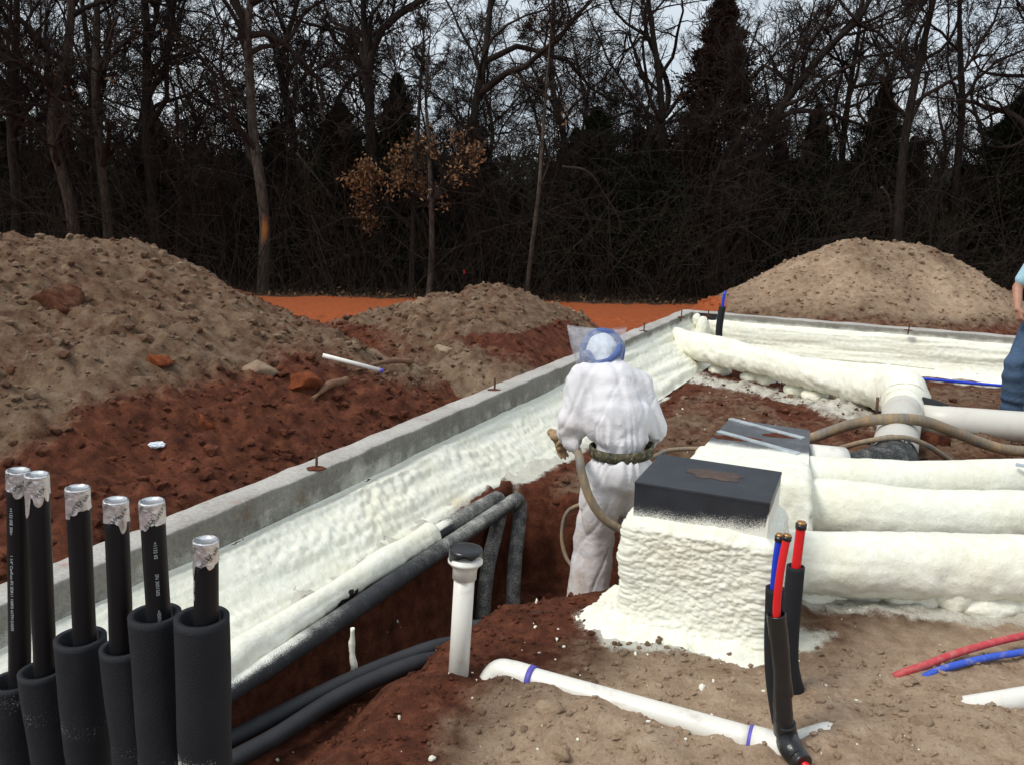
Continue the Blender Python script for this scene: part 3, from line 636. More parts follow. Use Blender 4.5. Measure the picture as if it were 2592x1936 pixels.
def foam_sheet(name, us, prof_fn, to_xyz, amp, seed, root, label, ridge_amp=0.02, stain=None):
    """sheet over (u along the wall, v across it) swollen along its normal; edges feather into what it covers"""
    nv = 46; vs = np.linspace(0, 1, nv); U, V = np.meshgrid(us, vs, indexing='ij')
    A, Zz = prof_fn(U, V); x, y = to_xyz(A, U); P = np.stack([x, y, Zz], -1)
    du = np.gradient(P, axis=0); dv = np.gradient(P, axis=1); N = np.cross(du, dv); N /= np.linalg.norm(N, axis=-1)[..., None]+1e-9
    if N[..., 2].mean() < 0: N = -N
    fe = np.minimum(sstep(0, 0.14, V+0.05*fbm(U*7, V*0+3, o=3, seed=seed)), sstep(1.0, 0.84, V+0.10*fbm(U*5, V*0+8, o=3, seed=seed+1)))
    q = P.reshape(-1, 3); x3, y3, z3 = q[:, 0], q[:, 1], q[:, 2]
    big = ridge_amp*(fbm(U*0.9, V*7+U*0.35, o=3, seed=seed+3)*1.6+0.5*fbm(U*2.5, V*3, o=2, seed=seed+5))
    lump = sstep(0.02, 0.30, fbm(U*0.8+3, V*2.2+1, o=3, seed=seed+7))
    wx = 0.35*fbm(x3*14, y3*14, z3*14, 2, seed+20).reshape(U.shape)
    b1 = bumps3(x3*15+wx.ravel()*3, y3*15, z3*19, seed+9).reshape(U.shape); b2 = bumps3(x3*33, y3*33+wx.ravel()*4, z3*33, seed+11).reshape(U.shape)
    mod = 0.35+1.1*sstep(-.12, .22, fbm(U*2.1, V*3.1, o=3, seed=seed+31)); b3 = bumps3(x3*62, y3*62, z3*62, seed+13).reshape(U.shape); h = 0.012+big+amp*((0.05+1.2*lump)*b1*0.60+0.36*mod*b2+0.20*b3)
    P = P+N*(h*fe-0.022*(1-fe))[..., None]
    me = mesh_np(name, P.reshape(-1, 3), grid_faces(len(us), nv), None, True)
    st_ = np.zeros(U.shape) if stain is None else stain(U, V)
    fattr(me, 'spray', np.clip(st_, 0, 1).ravel()); return part(name, me, FOAM, root, label)
def left_prof(U, V):
    far = sstep(4.6, 2.6, U); nearend = sstep(6.5, 6.0, U)
    gap = 0.0+0.012*sstep(6.4, 7.0, U)*sstep(8.9, 8.4, U)
    s0 = 0.004+gap; top = 0.262+0.07*far-0.016*sstep(6.4, 7.0, U)*sstep(8.9, 8.4, U)
    A = np.interp(V.ravel(), [0, .2, .45, .75, 1], [0, .07, .19, .33, .45]).reshape(V.shape)+s0
    Zb = np.interp(V.ravel(), [0, .2, .45, .75, 1], [0, -.055, -.145, -.245, -.32]).reshape(V.shape)
    Zf = np.interp(V.ravel(), [0, .2, .45, .75, 1], [0, -.13, -.24, -.33, -.40]).reshape(V.shape)
    k = np.maximum(far, 0.5*nearend)
    return A*(1+0.15*nearend), top+Zb*(1-k)+Zf*k
foam_sheet('foam_coating', np.arange(0.02, 10.7, 0.0135), left_prof, lambda a, u: st2xy(a, u), 0.034, 300, wall, 'thick lumpy cream foam on the bank below the long wall',
           0.026, lambda U, V: 0.55*np.exp(-((U-6.75)/0.10)**2-((V-0.80)/0.13)**2)+0.9*np.exp(-((U-1.05)/0.09)**2)*sstep(0.12, 0.3, V)*sstep(0.75, 0.6, V))
def right_prof(U, V):
    A = np.interp(V.ravel(), [0, .12, .35, .6, .8, 1], [0.002, .035, .055, .065, .11, .36]).reshape(V.shape)
    Zz = np.interp(V.ravel(), [0, .12, .35, .6, .8, 1], [.345, .29, .18, .06, -.045, -.135]).reshape(V.shape)
    return A, Zz+0.015*fbm(U*3, V*0, o=3, seed=9)
foam_sheet('foam_coating', np.arange(0.05, 6.4, 0.016), right_prof, lambda a, u: st2xy(u, a), 0.028, 340, wall, 'cream foam on the inside of the far wall', 0.034)
# things at the far corner
pc = STZ(0.10, 0.08, 0)
part('black_patch', hexa('black_patch', [STZ(.07, .03, .26), STZ(.30, .03, .26), STZ(.30, .002, .26), STZ(.07, .002, .26), STZ(.07, .025, .392), STZ(.32, .025, .392), STZ(.32, .002, .392), STZ(.07, .002, .392)], .008), RUBBER, wall, 'black patch painted at the inner corner')
def foam_blob(name, c, r, root, seed, label=None, sub=ICO3, rough=1.0):
    v, f = sub; bm = bmesh.new(); bmesh.ops.create_icosphere(bm, subdivisions=5, radius=1.0); v = np.array([tuple(q.co) for q in bm.verts]); f = np.array([[q.index for q in p.verts] for p in bm.faces]); bm.free()
    P = v*np.array(r)+np.array(tuple(c)); d = 0.25*fbm(v[:, 0]*1.3+seed, v[:, 1]*1.3, v[:, 2]*1.3, 3, seed)*min(r)*rough+0.010*bumps3(P[:, 0]*18, P[:, 1]*18, P[:, 2]*18, seed+3)+0.005*bumps3(P[:, 0]*40, P[:, 1]*40, P[:, 2]*40, seed+5)
    P = P+v*d[:, None]; me = mesh_np(name, P, None, f, True); return part(name, me, FOAM, root, label)
foam_blob('foam_lump', STZ(0.09, 0.12, 0.30), (0.05, 0.05, 0.09), wall, 3); foam_blob('foam_lump', STZ(0.20, 0.22, 0.16), (0.085, 0.085, 0.22), wall, 5)
foam_blob('foam_lump', STZ(0.38, 0.75, -0.05), (0.10, 0.10, 0.09), wall, 8); foam_blob('foam_lump', STZ(0.30, 0.95, 0.02), (0.11, 0.12, 0.16), wall, 9)

stub = thing('stub_up_tube', 'black sleeved tube with blue tip standing at the far wall corner', 'pipe', tuple(DZ(1552, 750, 0.1)))
pb = [DY(1556, 752, 10.55), DY(1553, 720, 10.55), DY(1556, 690, 10.55), DY(1561, 662, 10.55)]
part('sleeve', tube('sleeve', pb, 0.042, 14, 14), RUBBER, stub); part('tube', tube('tube', [pb[-1]-Vector((0, 0, 0.05)), DY(1563, 645, 10.55), DY(1567, 630, 10.55)], 0.018, 10, 6), BLUEPEX, stub)
bl = tube('blue_line', [DZ(1840, 800, -0.06), DZ(1870, 806, -0.055), DZ(1980, 817, -0.05), DZ(2080, 826, -0.05), DZ(2165, 833, -0.05), DZ(2300, 842, -0.06)], 0.016, 10, 40)
link('blue_water_line', bl, BLUEPEX, None, 'thin blue tube lying along the foot of the far foam wall', 'pipe')

# ------------------------------------------------------------------ ducts under foam
def foam_disp(amp, seed, big=0.02):
    def f(P, n, u):
        x, y, z = P[:, 0], P[:, 1], P[:, 2]
        return big*2*fbm(x*2.2, y*2.2, z*4, 3, seed)+1.3*amp*bumps3(x*8, y*8, z*10, seed+7)*sstep(-.15, .2, fbm(x*2, y*2, z*3, 2, seed+8)+.25*(n[:, 2] < .2))+amp*(0.6*bumps3(x*16, y*16, z*22, seed+1)+0.5*bumps3(x*34, y*34, z*40, seed+2))*(0.35+1.0*sstep(0.3, -0.5, n[:, 2])+0.5*sstep(-.1, .3, fbm(x*1.5, y*1.5, z*2, 2, seed+4)))
    return f
# plenum box nearest the camera
ZB = 0.655
FL, FR, BR, BL = DZ(1372, 1040, ZB), DZ(1664, 1085, ZB), DZ(1688, 1018, ZB), DZ(1427, 980, ZB)
FL = DZ(1608/KD, 1218/KD, ZB); FR = DZ(1949/KD, 1271/KD, ZB); BR = DZ(1978/KD, 1193/KD, ZB); BL = DZ(1672/KD, 1148/KD, ZB)
box = thing('duct_box', 'black-topped box with foam-covered sides beside the worker', 'duct box', ((FL.x+BR.x)/2, (FL.y+BR.y)/2, 0.0))
cen = (FL+FR+BR+BL)/4
def inset(p, k, z): return Vector((cen.x+(p.x-cen.x)*k, cen.y+(p.y-cen.y)*k, z))
def box_shell(name, z0, z1, k, nz, nper, smooth=True):
    ring = []; c = [FL, FR, BR, BL]
    for i in range(4):
        a, b = c[i], c[(i+1) % 4]
        for q in np.linspace(0, 1, nper, endpoint=False): ring.append(a+(b-a)*q)
    R = np.array([(p.x, p.y) for p in ring]); R = np.array([cen.x, cen.y])+(R-np.array([cen.x, cen.y]))*k
    zz = np.linspace(z0, z1, nz); V = np.stack([np.repeat(R[None, :, 0], nz, 0), np.repeat(R[None, :, 1], nz, 0), np.repeat(zz[:, None], len(R), 1)], -1); return V
case = hexa('casing', [inset(p, 1.0, 0.005) for p in (FL, FR, BR, BL)]+[inset(p, 1.0, ZB-0.012) for p in (FL, FR, BR, BL)], 0.004)
V = box_shell('x', 0.30, ZB-0.014, 1.003, 40, 60); me = mesh_np('casing', V.reshape(-1, 3), grid_faces(40, 240, True), None, False)
fattr(me, 'spray', (1.0*sstep(0.655, 0.405, V[..., 2]+0.03*fbm(V[..., 0]*7, V[..., 1]*7, o=3, seed=2)-0.03*(V[..., 0]-FL.x)/(FR.x-FL.x))+0.9*(np.arange(240)[None] // 60 == 1)*sstep(.64, .55, V[..., 2])).ravel()); part('casing', me, BLACKBOX, box, 'black painted upper sides')
lid = hexa('lid', [inset(p, 1.012, ZB-0.016) for p in (FL, FR, BR, BL)]+[inset(p, 1.012, ZB) for p in (FL, FR, BR, BL)], 0.006)
lido = part('lid', lid, BLACKBOX, box, 'flat black lid with a rusty patch')
cp = DZ(1545, 1026, ZB)      # rusty patch on the lid
a = np.linspace(0, 6.283, 48, endpoint=False); rr = 1+0.9*fbm(np.cos(a)*2.2, np.sin(a)*2.2, o=5, seed=4)
ux = (FR-FL).normalized(); uy = (BL-FL).normalized()
pv = [cp+Vector((0, 0, 0.0015))]+[cp+ux*float(0.115*r_*math.cos(q))+uy*float(0.065*r_*math.sin(q))+Vector((0, 0, 0.0014)) for q, r_ in zip(a, rr)]
me = mesh_np('rust_patch', [tuple(p) for p in pv], None, [[0, 1+i, 1+(i+1) % 48] for i in range(48)], False); part('rust_patch', me, RUST, lido)
V = box_shell('x', -0.03, 0.515, 1.0, 120, 110); nz_, nr_ = V.shape[:2]; q = V.reshape(-1, 3); rel = (V[..., :2]-np.array([cen.x, cen.y]))
nrm = np.zeros_like(V)
for i in range(4):
    c = [FL, FR, BR, BL]; aa, bb = c[i], c[(i+1) % 4]; e = (bb-aa).normalized(); nn = np.array([e.y, -e.x]); nrm[:, i*110:(i+1)*110, :2] = nn
for _ in range(14): nrm = (np.roll(nrm, 1, 1)+np.roll(nrm, -1, 1)+nrm)/3
nrm /= np.linalg.norm(nrm, axis=-1)[..., None]
x3, y3, z3 = q[:, 0], q[:, 1], q[:, 2]; topf = sstep(0.53, 0.465, V[..., 2]+0.03*fbm(V[..., 0]*6, V[..., 1]*6, o=3, seed=12))
wv = 0.3*fbm(x3*12, y3*12, z3*12, 2, 77)
d = 0.035*topf+0.05*fbm(x3*2.5, y3*2.5, z3*3.5, 3, 71).reshape(nz_, nr_)*topf+topf*(0.010*bumps3(x3*17+wv*3, y3*17, z3*26+wv*2, 72)+0.013*bumps3(x3*34+wv*3, y3*34, z3*52, 73)+0.007*bumps3(x3*70, y3*70, z3*95, 74)).reshape(nz_, nr_)-0.012*(1-topf)
d = d+0.045*sstep(0.10, -0.03, V[..., 2])
me = mesh_np('foam_coating', (V+nrm*d[..., None]).reshape(-1, 3), grid_faces(nz_, nr_, True), None, True); fattr(me, 'spray', np.zeros(nz_*nr_)); part('foam_coating', me, FOAM, box, 'thick rippled cream foam around the lower box')
FO = STZ  # foam skirt on the soil around the box
sk = []; ns = 150; nr2 = 26
ringp = [tuple(inset(p, 1.0, 0)) for p in (FL, FR, BR, BL)]
rp = np.array([V[0, int(i*nr_/ns), :2] for i in range(ns)]); rc = np.array([cen.x, cen.y])
rn = np.array([nrm[0, int(i*nr_/ns), :2] for i in range(ns)]); rn /= np.linalg.norm(rn, axis=1)[:, None]
wd = 0.14+0.16*fbm(rp[:, 0]*3.2, rp[:, 1]*3.2, o=3, seed=91)+0.10*np.clip(-rn[:, 0], 0, 1)
rows = []
for k, u in enumerate(np.linspace(0, 1, nr2)):
    p = rp+rn*(wd*u)[:, None]; gz = ground_z(p[:, 0], p[:, 1]); h = 0.055*(1-u)**1.6+0.020*bumps2(p[:, 0]*28, p[:, 1]*28, 93, 0.9)*(1-u**2)-0.022*u**3+0.004
    rows.append(np.column_stack([p, gz+h]))
me = mesh_np('foam_skirt', np.vstack(rows), grid_faces(nr2, ns, True), None, True); fattr(me, 'spray', np.zeros(nr2*ns)); part('foam_skirt', me, FOAM, box, 'ragged foam overspray on the soil at its foot')

# trunk duct behind the box, with sheet-metal top, and the three foam-covered ducts that leave it
trunk = thing('trunk_duct', 'foam-covered trunk duct with bare speckled metal top and branch ducts to the right', 'duct', tuple(DZ(1700, 1200, 0.0)))
ZT = 0.40
tl, tr_, nr, nl_ = DZ(1576, 904, ZT), DZ(1750, 928, ZT), DZ(1722, 1075, ZT-0.02), DZ(1455, 1010, ZT)
nr = DZ(1745, 1050, ZT); nl_ = DZ(1470, 1018, ZT)
def quadgrid(c, n, m): 
    u = np.linspace(0, 1, n)[:, None, None]; v = np.linspace(0, 1, m)[None, :, None]; c = [np.array(tuple(p)) for p in c]
    return (c[0]*(1-u)+c[1]*u)*(1-v)+(c[3]*(1-u)+c[2]*u)*v
cas = hexa('casing', [Vector((p.x, p.y, -0.05)) for p in (nl_, nr, tr_, tl)]+[Vector((p.x, p.y, p.z-0.004)) for p in (nl_, nr, tr_, tl)], 0.005)
fattr(cas, 'spray', np.zeros(len(cas.vertices))); part('casing', cas, GALV, trunk, 'dull galvanised casing')
Q = quadgrid((tl, tr_, nr, nl_), 60, 60); me = mesh_np('metal_top', Q.reshape(-1, 3), grid_faces(60, 60)[:, ::-1], None, False)
vv = np.repeat(np.linspace(0, 1, 60)[None], 60, 0); fattr(me, 'spray', (0.36+1.0*sstep(0.40, 0.68, vv+0.05*fbm(Q[..., 0]*6, Q[..., 1]*6, o=3, seed=3))).ravel()); mt = part('metal_top', me, DARKMET, trunk, 'speckled grey sheet metal')
def strip(a, b, w, name='drive_cleat'):
    e = (b-a).normalized(); n_ = Vector((-e.y, e.x, 0))*w; up = Vector((0, 0, 0.012))
    me = hexa(name, [a-n_, b-n_, b+n_, a+n_]+[p+up for p in (a-n_, b-n_, b+n_, a+n_)], 0.003); fattr(me, 'spray', np.full(len(me.vertices), 0.45)); part(name, me, GALV, trunk, 'bright folded metal strip across the top')
strip(DZ(1577, 906, ZT), DZ(1735, 948, ZT), 0.021); strip(DZ(1552, 933, ZT), DZ(1724, 981, ZT), 0.021)
for (px, py, w_, sd) in ((1590, 945, .09, 6), (1690, 940, .08, 7)):
    c0 = DZ(px, py, ZT+0.0012); a = np.linspace(0, 6.283, 40, endpoint=False); rr = 1+0.9*fbm(np.cos(a)*1.7+sd, np.sin(a)*1.7, o=4, seed=sd)
    pv = [tuple(c0)]+[(c0.x+1.6*w_*r_*math.cos(q), c0.y+w_*0.7*r_*math.sin(q)-0.25*w_*math.cos(q), c0.z) for q, r_ in zip(a, rr)]
    m2 = mesh_np('soil_smear', pv, None, [[0, 1+i, 1+(i+1) % 40] for i in range(40)], False); cattr(m2, 'soil', np.zeros((41, 4))); part('soil_smear', m2, SOIL, mt)
# foam body of the trunk between box and metal top
# foam over the near half of the trunk: one swollen hull wrapping its top and sides
def foam_hull(q4, ztop, zbot, n, m, seed, root, label, feather=0.16):
    side = np.linspace(0, 1, 16); nu = np.linspace(0, 1, n); nv = np.linspace(0, 1, m)
    au = np.concatenate([np.zeros(16), nu[1:-1], np.ones(16)]); du = np.concatenate([1-side, np.zeros(n-2), side]); ou = np.concatenate([-np.ones(16), np.zeros(n-2), np.ones(16)])
    av = np.concatenate([nv, np.ones(16)]); dv = np.concatenate([np.zeros(m), side]); ov = np.concatenate([np.zeros(m), np.ones(16)])
    c = [np.array(tuple(p))[:2] for p in q4]; U, V_ = np.meshgrid(au, av, indexing='ij'); DU, DV = np.meshgrid(du, dv, indexing='ij'); OU, OV = np.meshgrid(ou, ov, indexing='ij')
    xy = (c[0]*(1-U[..., None])+c[1]*U[..., None])*(1-V_[..., None])+(c[3]*(1-U[..., None])+c[2]*U[..., None])*V_[..., None]
    eu = (c[1]-c[0])/np.linalg.norm(c[1]-c[0]); ev = (c[3]-c[0])/np.linalg.norm(c[3]-c[0]); dr = np.maximum(DU, DV)
    off = 0.010+0.05*dr**1.5; xy = xy+eu*(OU*off*(DU > 0))[..., None]+ev*(OV*off*(DV > 0))[..., None]
    Zz = ztop+0.012-(ztop-zbot)*dr**1.15-0.03*(dr > 0)*np.minimum(1, dr*4); P = np.concatenate([xy, Zz[..., None]], -1)
    for _ in range(3): P[1:-1] = (P[:-2]+P[1:-1]*2+P[2:])/4; P[:, 1:-1] = (P[:, :-2]+P[:, 1:-1]*2+P[:, 2:])/4
    Nn = np.cross(np.gradient(P, axis=0), np.gradient(P, axis=1)); Nn /= np.linalg.norm(Nn, axis=-1)[..., None]+1e-9
    if Nn[..., 2].mean() < 0: Nn = -Nn
    q = P.reshape(-1, 3); x, y, z = q.T; fe = sstep(0.0, feather, V_+0.08*fbm(P[..., 0]*6, P[..., 1]*6, o=3, seed=seed))
    h = 0.004+0.035*fbm(x*2.6, y*2.6, z*3, 3, seed)+0.012*bumps3(x*15, y*15, z*18, seed+2)+0.008*bumps3(x*33, y*33, z*36, seed+3)
    P = P+Nn*(h.reshape(U.shape)*fe-0.022*(1-fe))[..., None]
    me = mesh_np('foam_coating', P.reshape(-1, 3), grid_faces(len(au), len(av)), None, True); fattr(me, 'spray', np.zeros(len(q))); return part('foam_coating', me, FOAM, root, label)
foam_hull([tl*.40+nl_*.60, tr_*.33+nr*.67, nr, nl_], ZT, -0.03, 70, 60, 231, trunk, 'thick white foam over the near half of the trunk')
def duct(pts, r, seed, label, amp=0.016, big=0.02, root=None, n=170, sides=64):
    me = tube('foam_duct', pts, r, sides, n, True, foam_disp(amp, seed, big)); fattr(me, 'spray', np.zeros(len(me.vertices))); return part('foam_duct', me, FOAM, root or trunk, label)
duct(EXT([DZ(1640, 1200, .17), DZ(1760, 1213, .175), DZ(1900, 1217, .17), DZ(2060, 1222, .17), DZ(2212, 1226, .17), DZ(2420, 1232, .16)]), [0.135, .140, .145, .138, .135, .135], 41, 'nearest foam duct, raised just off the soil')
duct(EXT([DZ(1650, 1085, .20), DZ(1745, 1095, .20), DZ(1850, 1105, .19), DZ(2000, 1118, .17), DZ(2212, 1120, .17), DZ(2420, 1122, .16)]), [0.15, .15, .14, .15, .16, .16], 47, 'middle foam duct', 0.010)
duct(EXT([DZ(1640, 1030, .24), DZ(1745, 1037, .24), DZ(1850, 1044, .22), DZ(2000, 1047, .20), DZ(2212, 1040, .19), DZ(2420, 1036, .19)]), [0.15, .14, .14, .14, .14, .14], 53, 'farthest of the three smooth white foam ducts', 0.006, 0.012)
foam_blob('foam_lump', DZ(2062, 1285, 0.06), (0.075, 0.07, 0.10), trunk, 61, 'short foam-covered support under the nearest duct')
for k, (px, py, rx, rz) in enumerate(((1760, 1297, .13, .055), (1880, 1290, .16, .06), (1960, 1300, .14, .06), (2010, 1305, .09, .05), (2140, 1325, .20, .045), (2240, 1320, .2, .06), (1810, 1290, .1, .03))):
    c0 = DZ(px, py, 0.0); foam_blob('foam_lump', (c0.x, c0.y+0.05, 0.012), (rx*.8, 0.075, rz*1.15), trunk, 70+k*3)
c0 = DZ(2205, 1003, .335); part('metal_strap', hexa('metal_strap', [c0+Vector(p) for p in ((-.05, -.03, 0), (.12, -.16, 0), (.14, -.13, 0), (-.03, 0, 0))]+[c0+Vector(p) for p in ((-.05, -.03, .012), (.12, -.16, .012), (.14, -.13, .012), (-.03, 0, .012))], .002), GALV, trunk)
part('white_collar', tube('white_collar', [DZ(1738, 1000, .24), DZ(1820, 1008, .22)], 0.125, 32, 4), PVC, trunk, 'white taped collar at the right of the metal top')
# pale PVC duct running away from the camera, black ribbed elbow, white cross pipe, far foam duct
pd_ = thing('pvc_duct', 'pale round plastic duct with black elbow running away behind the foam ducts', 'duct', tuple(DZ(1930, 960, 0.0)))
A0, A1 = DZ(1925, 1003, .16), DZ(1952, 880, .16)
part('pipe', tube('pipe', [A0+(A1-A0).normalized()*0.02, A0+(A1-A0)*.3, A1, A1+(A1-A0).normalized()*0.15], 0.152, 40, 12), PVCDUCT, pd_)
part('elbow', tube('elbow', [DZ(1790, 1014, .17), DZ(1850, 1014, .17), DZ(1895, 1009, .165), A0+Vector((-.02, -.03, 0)), A0+(A1-A0)*0.10], [0.10, .115, .135, .154, .157], 32, 30, True, lambda P, n, u: 0.004*np.sign(np.sin(u*40)), lambda P, n, u: 0.42+0*u), RUBBER, pd_, 'black ribbed elbow speckled with foam')
part('foam_coating', tube('foam_coating', [A1-(A1-A0).normalized()*0.02, A1+(A1-A0).normalized()*0.2, DZ(1950, 848, .22), DZ(1915, 838, .20)], [0.155, .185, .20, .185], 40, 40, True, foam_disp(0.02, 88, .03)), FOAM, pd_, 'foam lump over the far elbow')
part('tape_wrap', tube('tape_wrap', [A1-(A1-A0).normalized()*0.22, A1-(A1-A0).normalized()*0.02], [0.155, 0.163], 40, 24, True, lambda P, n, u: 0.016*fbm(P[:, 0]*14, P[:, 1]*14, P[:, 2]*14, 3, 4)), FOAM, pd_, 'sprayed plastic wrap over the joint')
fd = thing('far_foam_duct', 'long foam-covered duct from the far corner to the pale elbow', 'duct', tuple(DZ(1700, 810, 0.0)))
duct([DZ(1455, 735, .16), DZ(1530, 752, .19), DZ(1620, 772, .18), DZ(1690, 790, .18), DZ(1780, 812, .18), DZ(1860, 832, .18), DZ(1925, 848, .18)], [.13, .145, .14, .13, .135, .14, .15], 95, 'foam-covered duct', 0.02, 0.03, fd, 240, 48)
for k, (px, py) in enumerate(((1555, 800), (1625, 815), (1660, 822), (1680, 808), (1830, 858), (1760, 855), (1720, 842))):
    c0 = DZ(px, py, -0.05); foam_blob('foam_lump', (c0.x, c0.y, -0.05), (0.12, 0.13, 0.07 if k != 3 else 0.17), fd, 110+k*3)
wp = thing('cross_pipe', 'pale horizontal plastic duct leaving the picture at the right', 'pipe', tuple(DZ(2100, 930, 0)))
part('pipe', tube('pipe', EXT([DZ(1985, 905, .10), DZ(2035, 909, .10), DZ(2212, 922, .10), DZ(2450, 938, .10)]), 0.125, 36, 12), PVCDUCT, wp)
part('elbow', tube('elbow', [DZ(1955, 880, .15), DZ(1985, 888, .14), DZ(2015, 898, .12), DZ(2035, 906, .10)], [.11, .125, .132, .132], 28, 14), RUBBER, wp, 'black rubber elbow')
# stake beside the elbow
link('steel_stake', tube('steel_stake', [DY(1893, 905, 6.55), DY(1896, 858, 6.55)], 0.012, 8), STEEL, None, 'short dark steel stake standing beside the pale duct elbow', 'stake')

# ------------------------------------------------------------------ pipes in the trench
def spray_up(lo, hi, k=1.0, u0=-1, u1=2):
    def f(P, n, u): return k*sstep(lo, hi, n[:, 2]*0.8-n[:, 0]*0.5+0.25*fbm(P[:, 0]*4, P[:, 1]*4, o=3, seed=5))*sstep(u0, u0+0.06, u)*sstep(u1, u1-0.06, u)
    return f
def drop_pipe(label, pts, r, dn, spray, foam=None):
    t_ = thing('insulated_pipe', label, 'pipe', tuple(dn[-1]))
    part('run', tube('run', pts, r, 24, 60, True, None, spray), PIPEINS, t_)
    part('drop', tube('drop', dn, r*0.98, 24, 40, True, None, lambda P, n, u: 0.46*np.ones(len(P))), PIPEINS, t_, 'upright leg down into the pit')
    return t_
A_ = [DZ(430, 1490, .02), DZ(505, 1435, .02), DZ(720, 1290, .02), DZ(900, 1178, .02), DZ(1010, 1110, .02), DZ(1068, 1078, .02)]
e = A_[-1]
pa = drop_pipe('black insulated pipe nearest the foam bank, half coated in white foam', A_, 0.045, [e+Vector((-.02, -.05, 0)), e+Vector((.02, .03, -.005)), e+Vector((.035, .02, -.10)), e*.45+DZ(1042, 1345, -.62)*.55, DZ(1040, 1352, -.64)],
               lambda P, n, u: 0.95*sstep(-0.35, 0.35, n[:, 2]-0.9*n[:, 0]+0.3*fbm(P[:, 0]*5, P[:, 1]*5, o=3, seed=3))*sstep(0.80, 0.70, u)+0.50*sstep(0.7, 0.8, u))
fc = tube('foam_coating', [p+Vector((-.010, .002, .012)) for p in (DZ(430, 1490, .02), DZ(505, 1435, .02), DZ(720, 1290, .02), DZ(860, 1200, .02), DZ(935, 1155, .02))], [.056, .056, .050, .056, .044], 36, 150, True, foam_disp(0.012, 131, .02))
fattr(fc, 'spray', np.zeros(len(fc.vertices))); part('foam_coating', fc, FOAM, pa, 'foam sprayed along the top of the pipe')
B_ = [DZ(420, 1535, -.02), DZ(505, 1485, -.02), DZ(720, 1345, -.02), DZ(900, 1222, -.02), DZ(1040, 1128, -.02), DZ(1108, 1082, -.02)]
e = B_[-1]
drop_pipe('black insulated pipe nearer the camera, dusted with overspray, bending into the pit', B_, 0.045, [e+Vector((-.02, -.05, 0)), e+Vector((.03, .04, -.005)), e+Vector((.045, .03, -.10)), e*.45+DZ(1108, 1335, -.62)*.55+Vector((.01, 0, 0)), DZ(1106, 1340, -.64)],
          lambda P, n, u: 0.32+0.45*sstep(0.0, 0.9, n[:, 2]-0.5*n[:, 0]+0.3*fbm(P[:, 0]*5, P[:, 1]*5, o=3, seed=13))*sstep(0.42, 0.10, u)+0.20*sstep(0.4, 0.8, u)*sstep(-.6, .6, n[:, 2]))
def soil_pipe(label, pts, r): return link('black_pipe', tube('black_pipe', pts, r, 20, 60, True, None, lambda P, n, u: 0.22+0*u), PIPEINS, None, label, 'pipe')
soil_pipe('upper of two bare black pipes lying low in the trench', [DZ(400, 1640, -.20), DZ(505, 1592, -.20), DZ(620, 1533, -.20), DZ(740, 1474, -.20), DZ(860, 1424, -.19), DZ(945, 1395, -.17), DZ(1010, 1385, -.20)], 0.033)
soil_pipe('lower of two bare black pipes lying low in the trench', [DZ(400, 1700, -.20), DZ(505, 1640, -.20), DZ(600, 1588, -.20), DZ(720, 1511, -.20), DZ(820, 1462, -.19), DZ(900, 1432, -.18), DZ(985, 1415, -.24)], 0.036)
link('black_pipe', tube('black_pipe', [DZ(1020, 1350, -.05), DZ(1080, 1342, -.03), DZ(1160, 1330, -.02), DZ(1230, 1322, -.04)], 0.022, 14, 20, True, None, lambda P, n, u: 0.25+0*u), PIPEINS, None, 'short thin black pipe edge at the rim of the pit', 'pipe')
link('foam_drip', tube('foam_drip', [DZ(762, 1450, -.24), DY(765, 1440, 3.45), DY(760, 1400, 3.45), DY(762, 1356, 3.45)], [.012, .015, .014, .008], 12, 20, True, lambda P, n, u: 0.010*fbm(P[:, 0]*40, P[:, 1]*40, P[:, 2]*40, 3, 3)), FOAM, None, 'thin upright strip of dried foam stuck in the trench soil', 'foam scrap')

# ------------------------------------------------------------------ capped standpipe
bp = DZ(990, 1462, 0.0); sp_ = thing('standpipe', 'upright white standpipe with black-taped cap in the foreground', 'pipe', tuple(bp))
topp = DY(1007, 1185, bp.y+0.01); ax = (topp-bp).normalized(); Lp = (topp-bp).length
part('pipe', tube('pipe', [bp-ax*0.12, bp+ax*(Lp-0.06)], 0.0395, 36, 2), PVC, sp_)
part('hub', lathe('hub', [(0.0398, 0.0), (0.046, 0.001), (0.046, 0.04), (0.060, 0.062), (0.0665, 0.066), (0.0665, 0.075), (0.062, 0.076), (0.062, 0.085), (0.0, 0.085)], bp+ax*(Lp-0.118), 40, ax), PVC, sp_, 'white fitting hub')
tp = lathe('tape_cap', [(0.0635, 0.070), (0.0640, 0.074), (0.0640, 0.112), (0.0615, 0.120), (0.05, 0.1225), (0.0, 0.122)], bp+ax*(Lp-0.118), 64, ax)
v = verts(tp); lc = bp+ax*(Lp-0.118)
for i in range(len(v)):                      # torn edge: hangs lower at the left, gap over the white hub at the right
    q = v[i]-np.array(lc); h = q@np.array(ax); an = math.atan2(q[1], q[0])
    if h < 0.078: v[i] += np.array(ax)*(0.034*sstep(-0.3, 0.5, math.cos(an+0.9))-0.004+0.006*math.sin(an*7))
set_verts(tp, v); part('tape_cap', tp, TAPE, sp_, 'torn black tape over the cap')

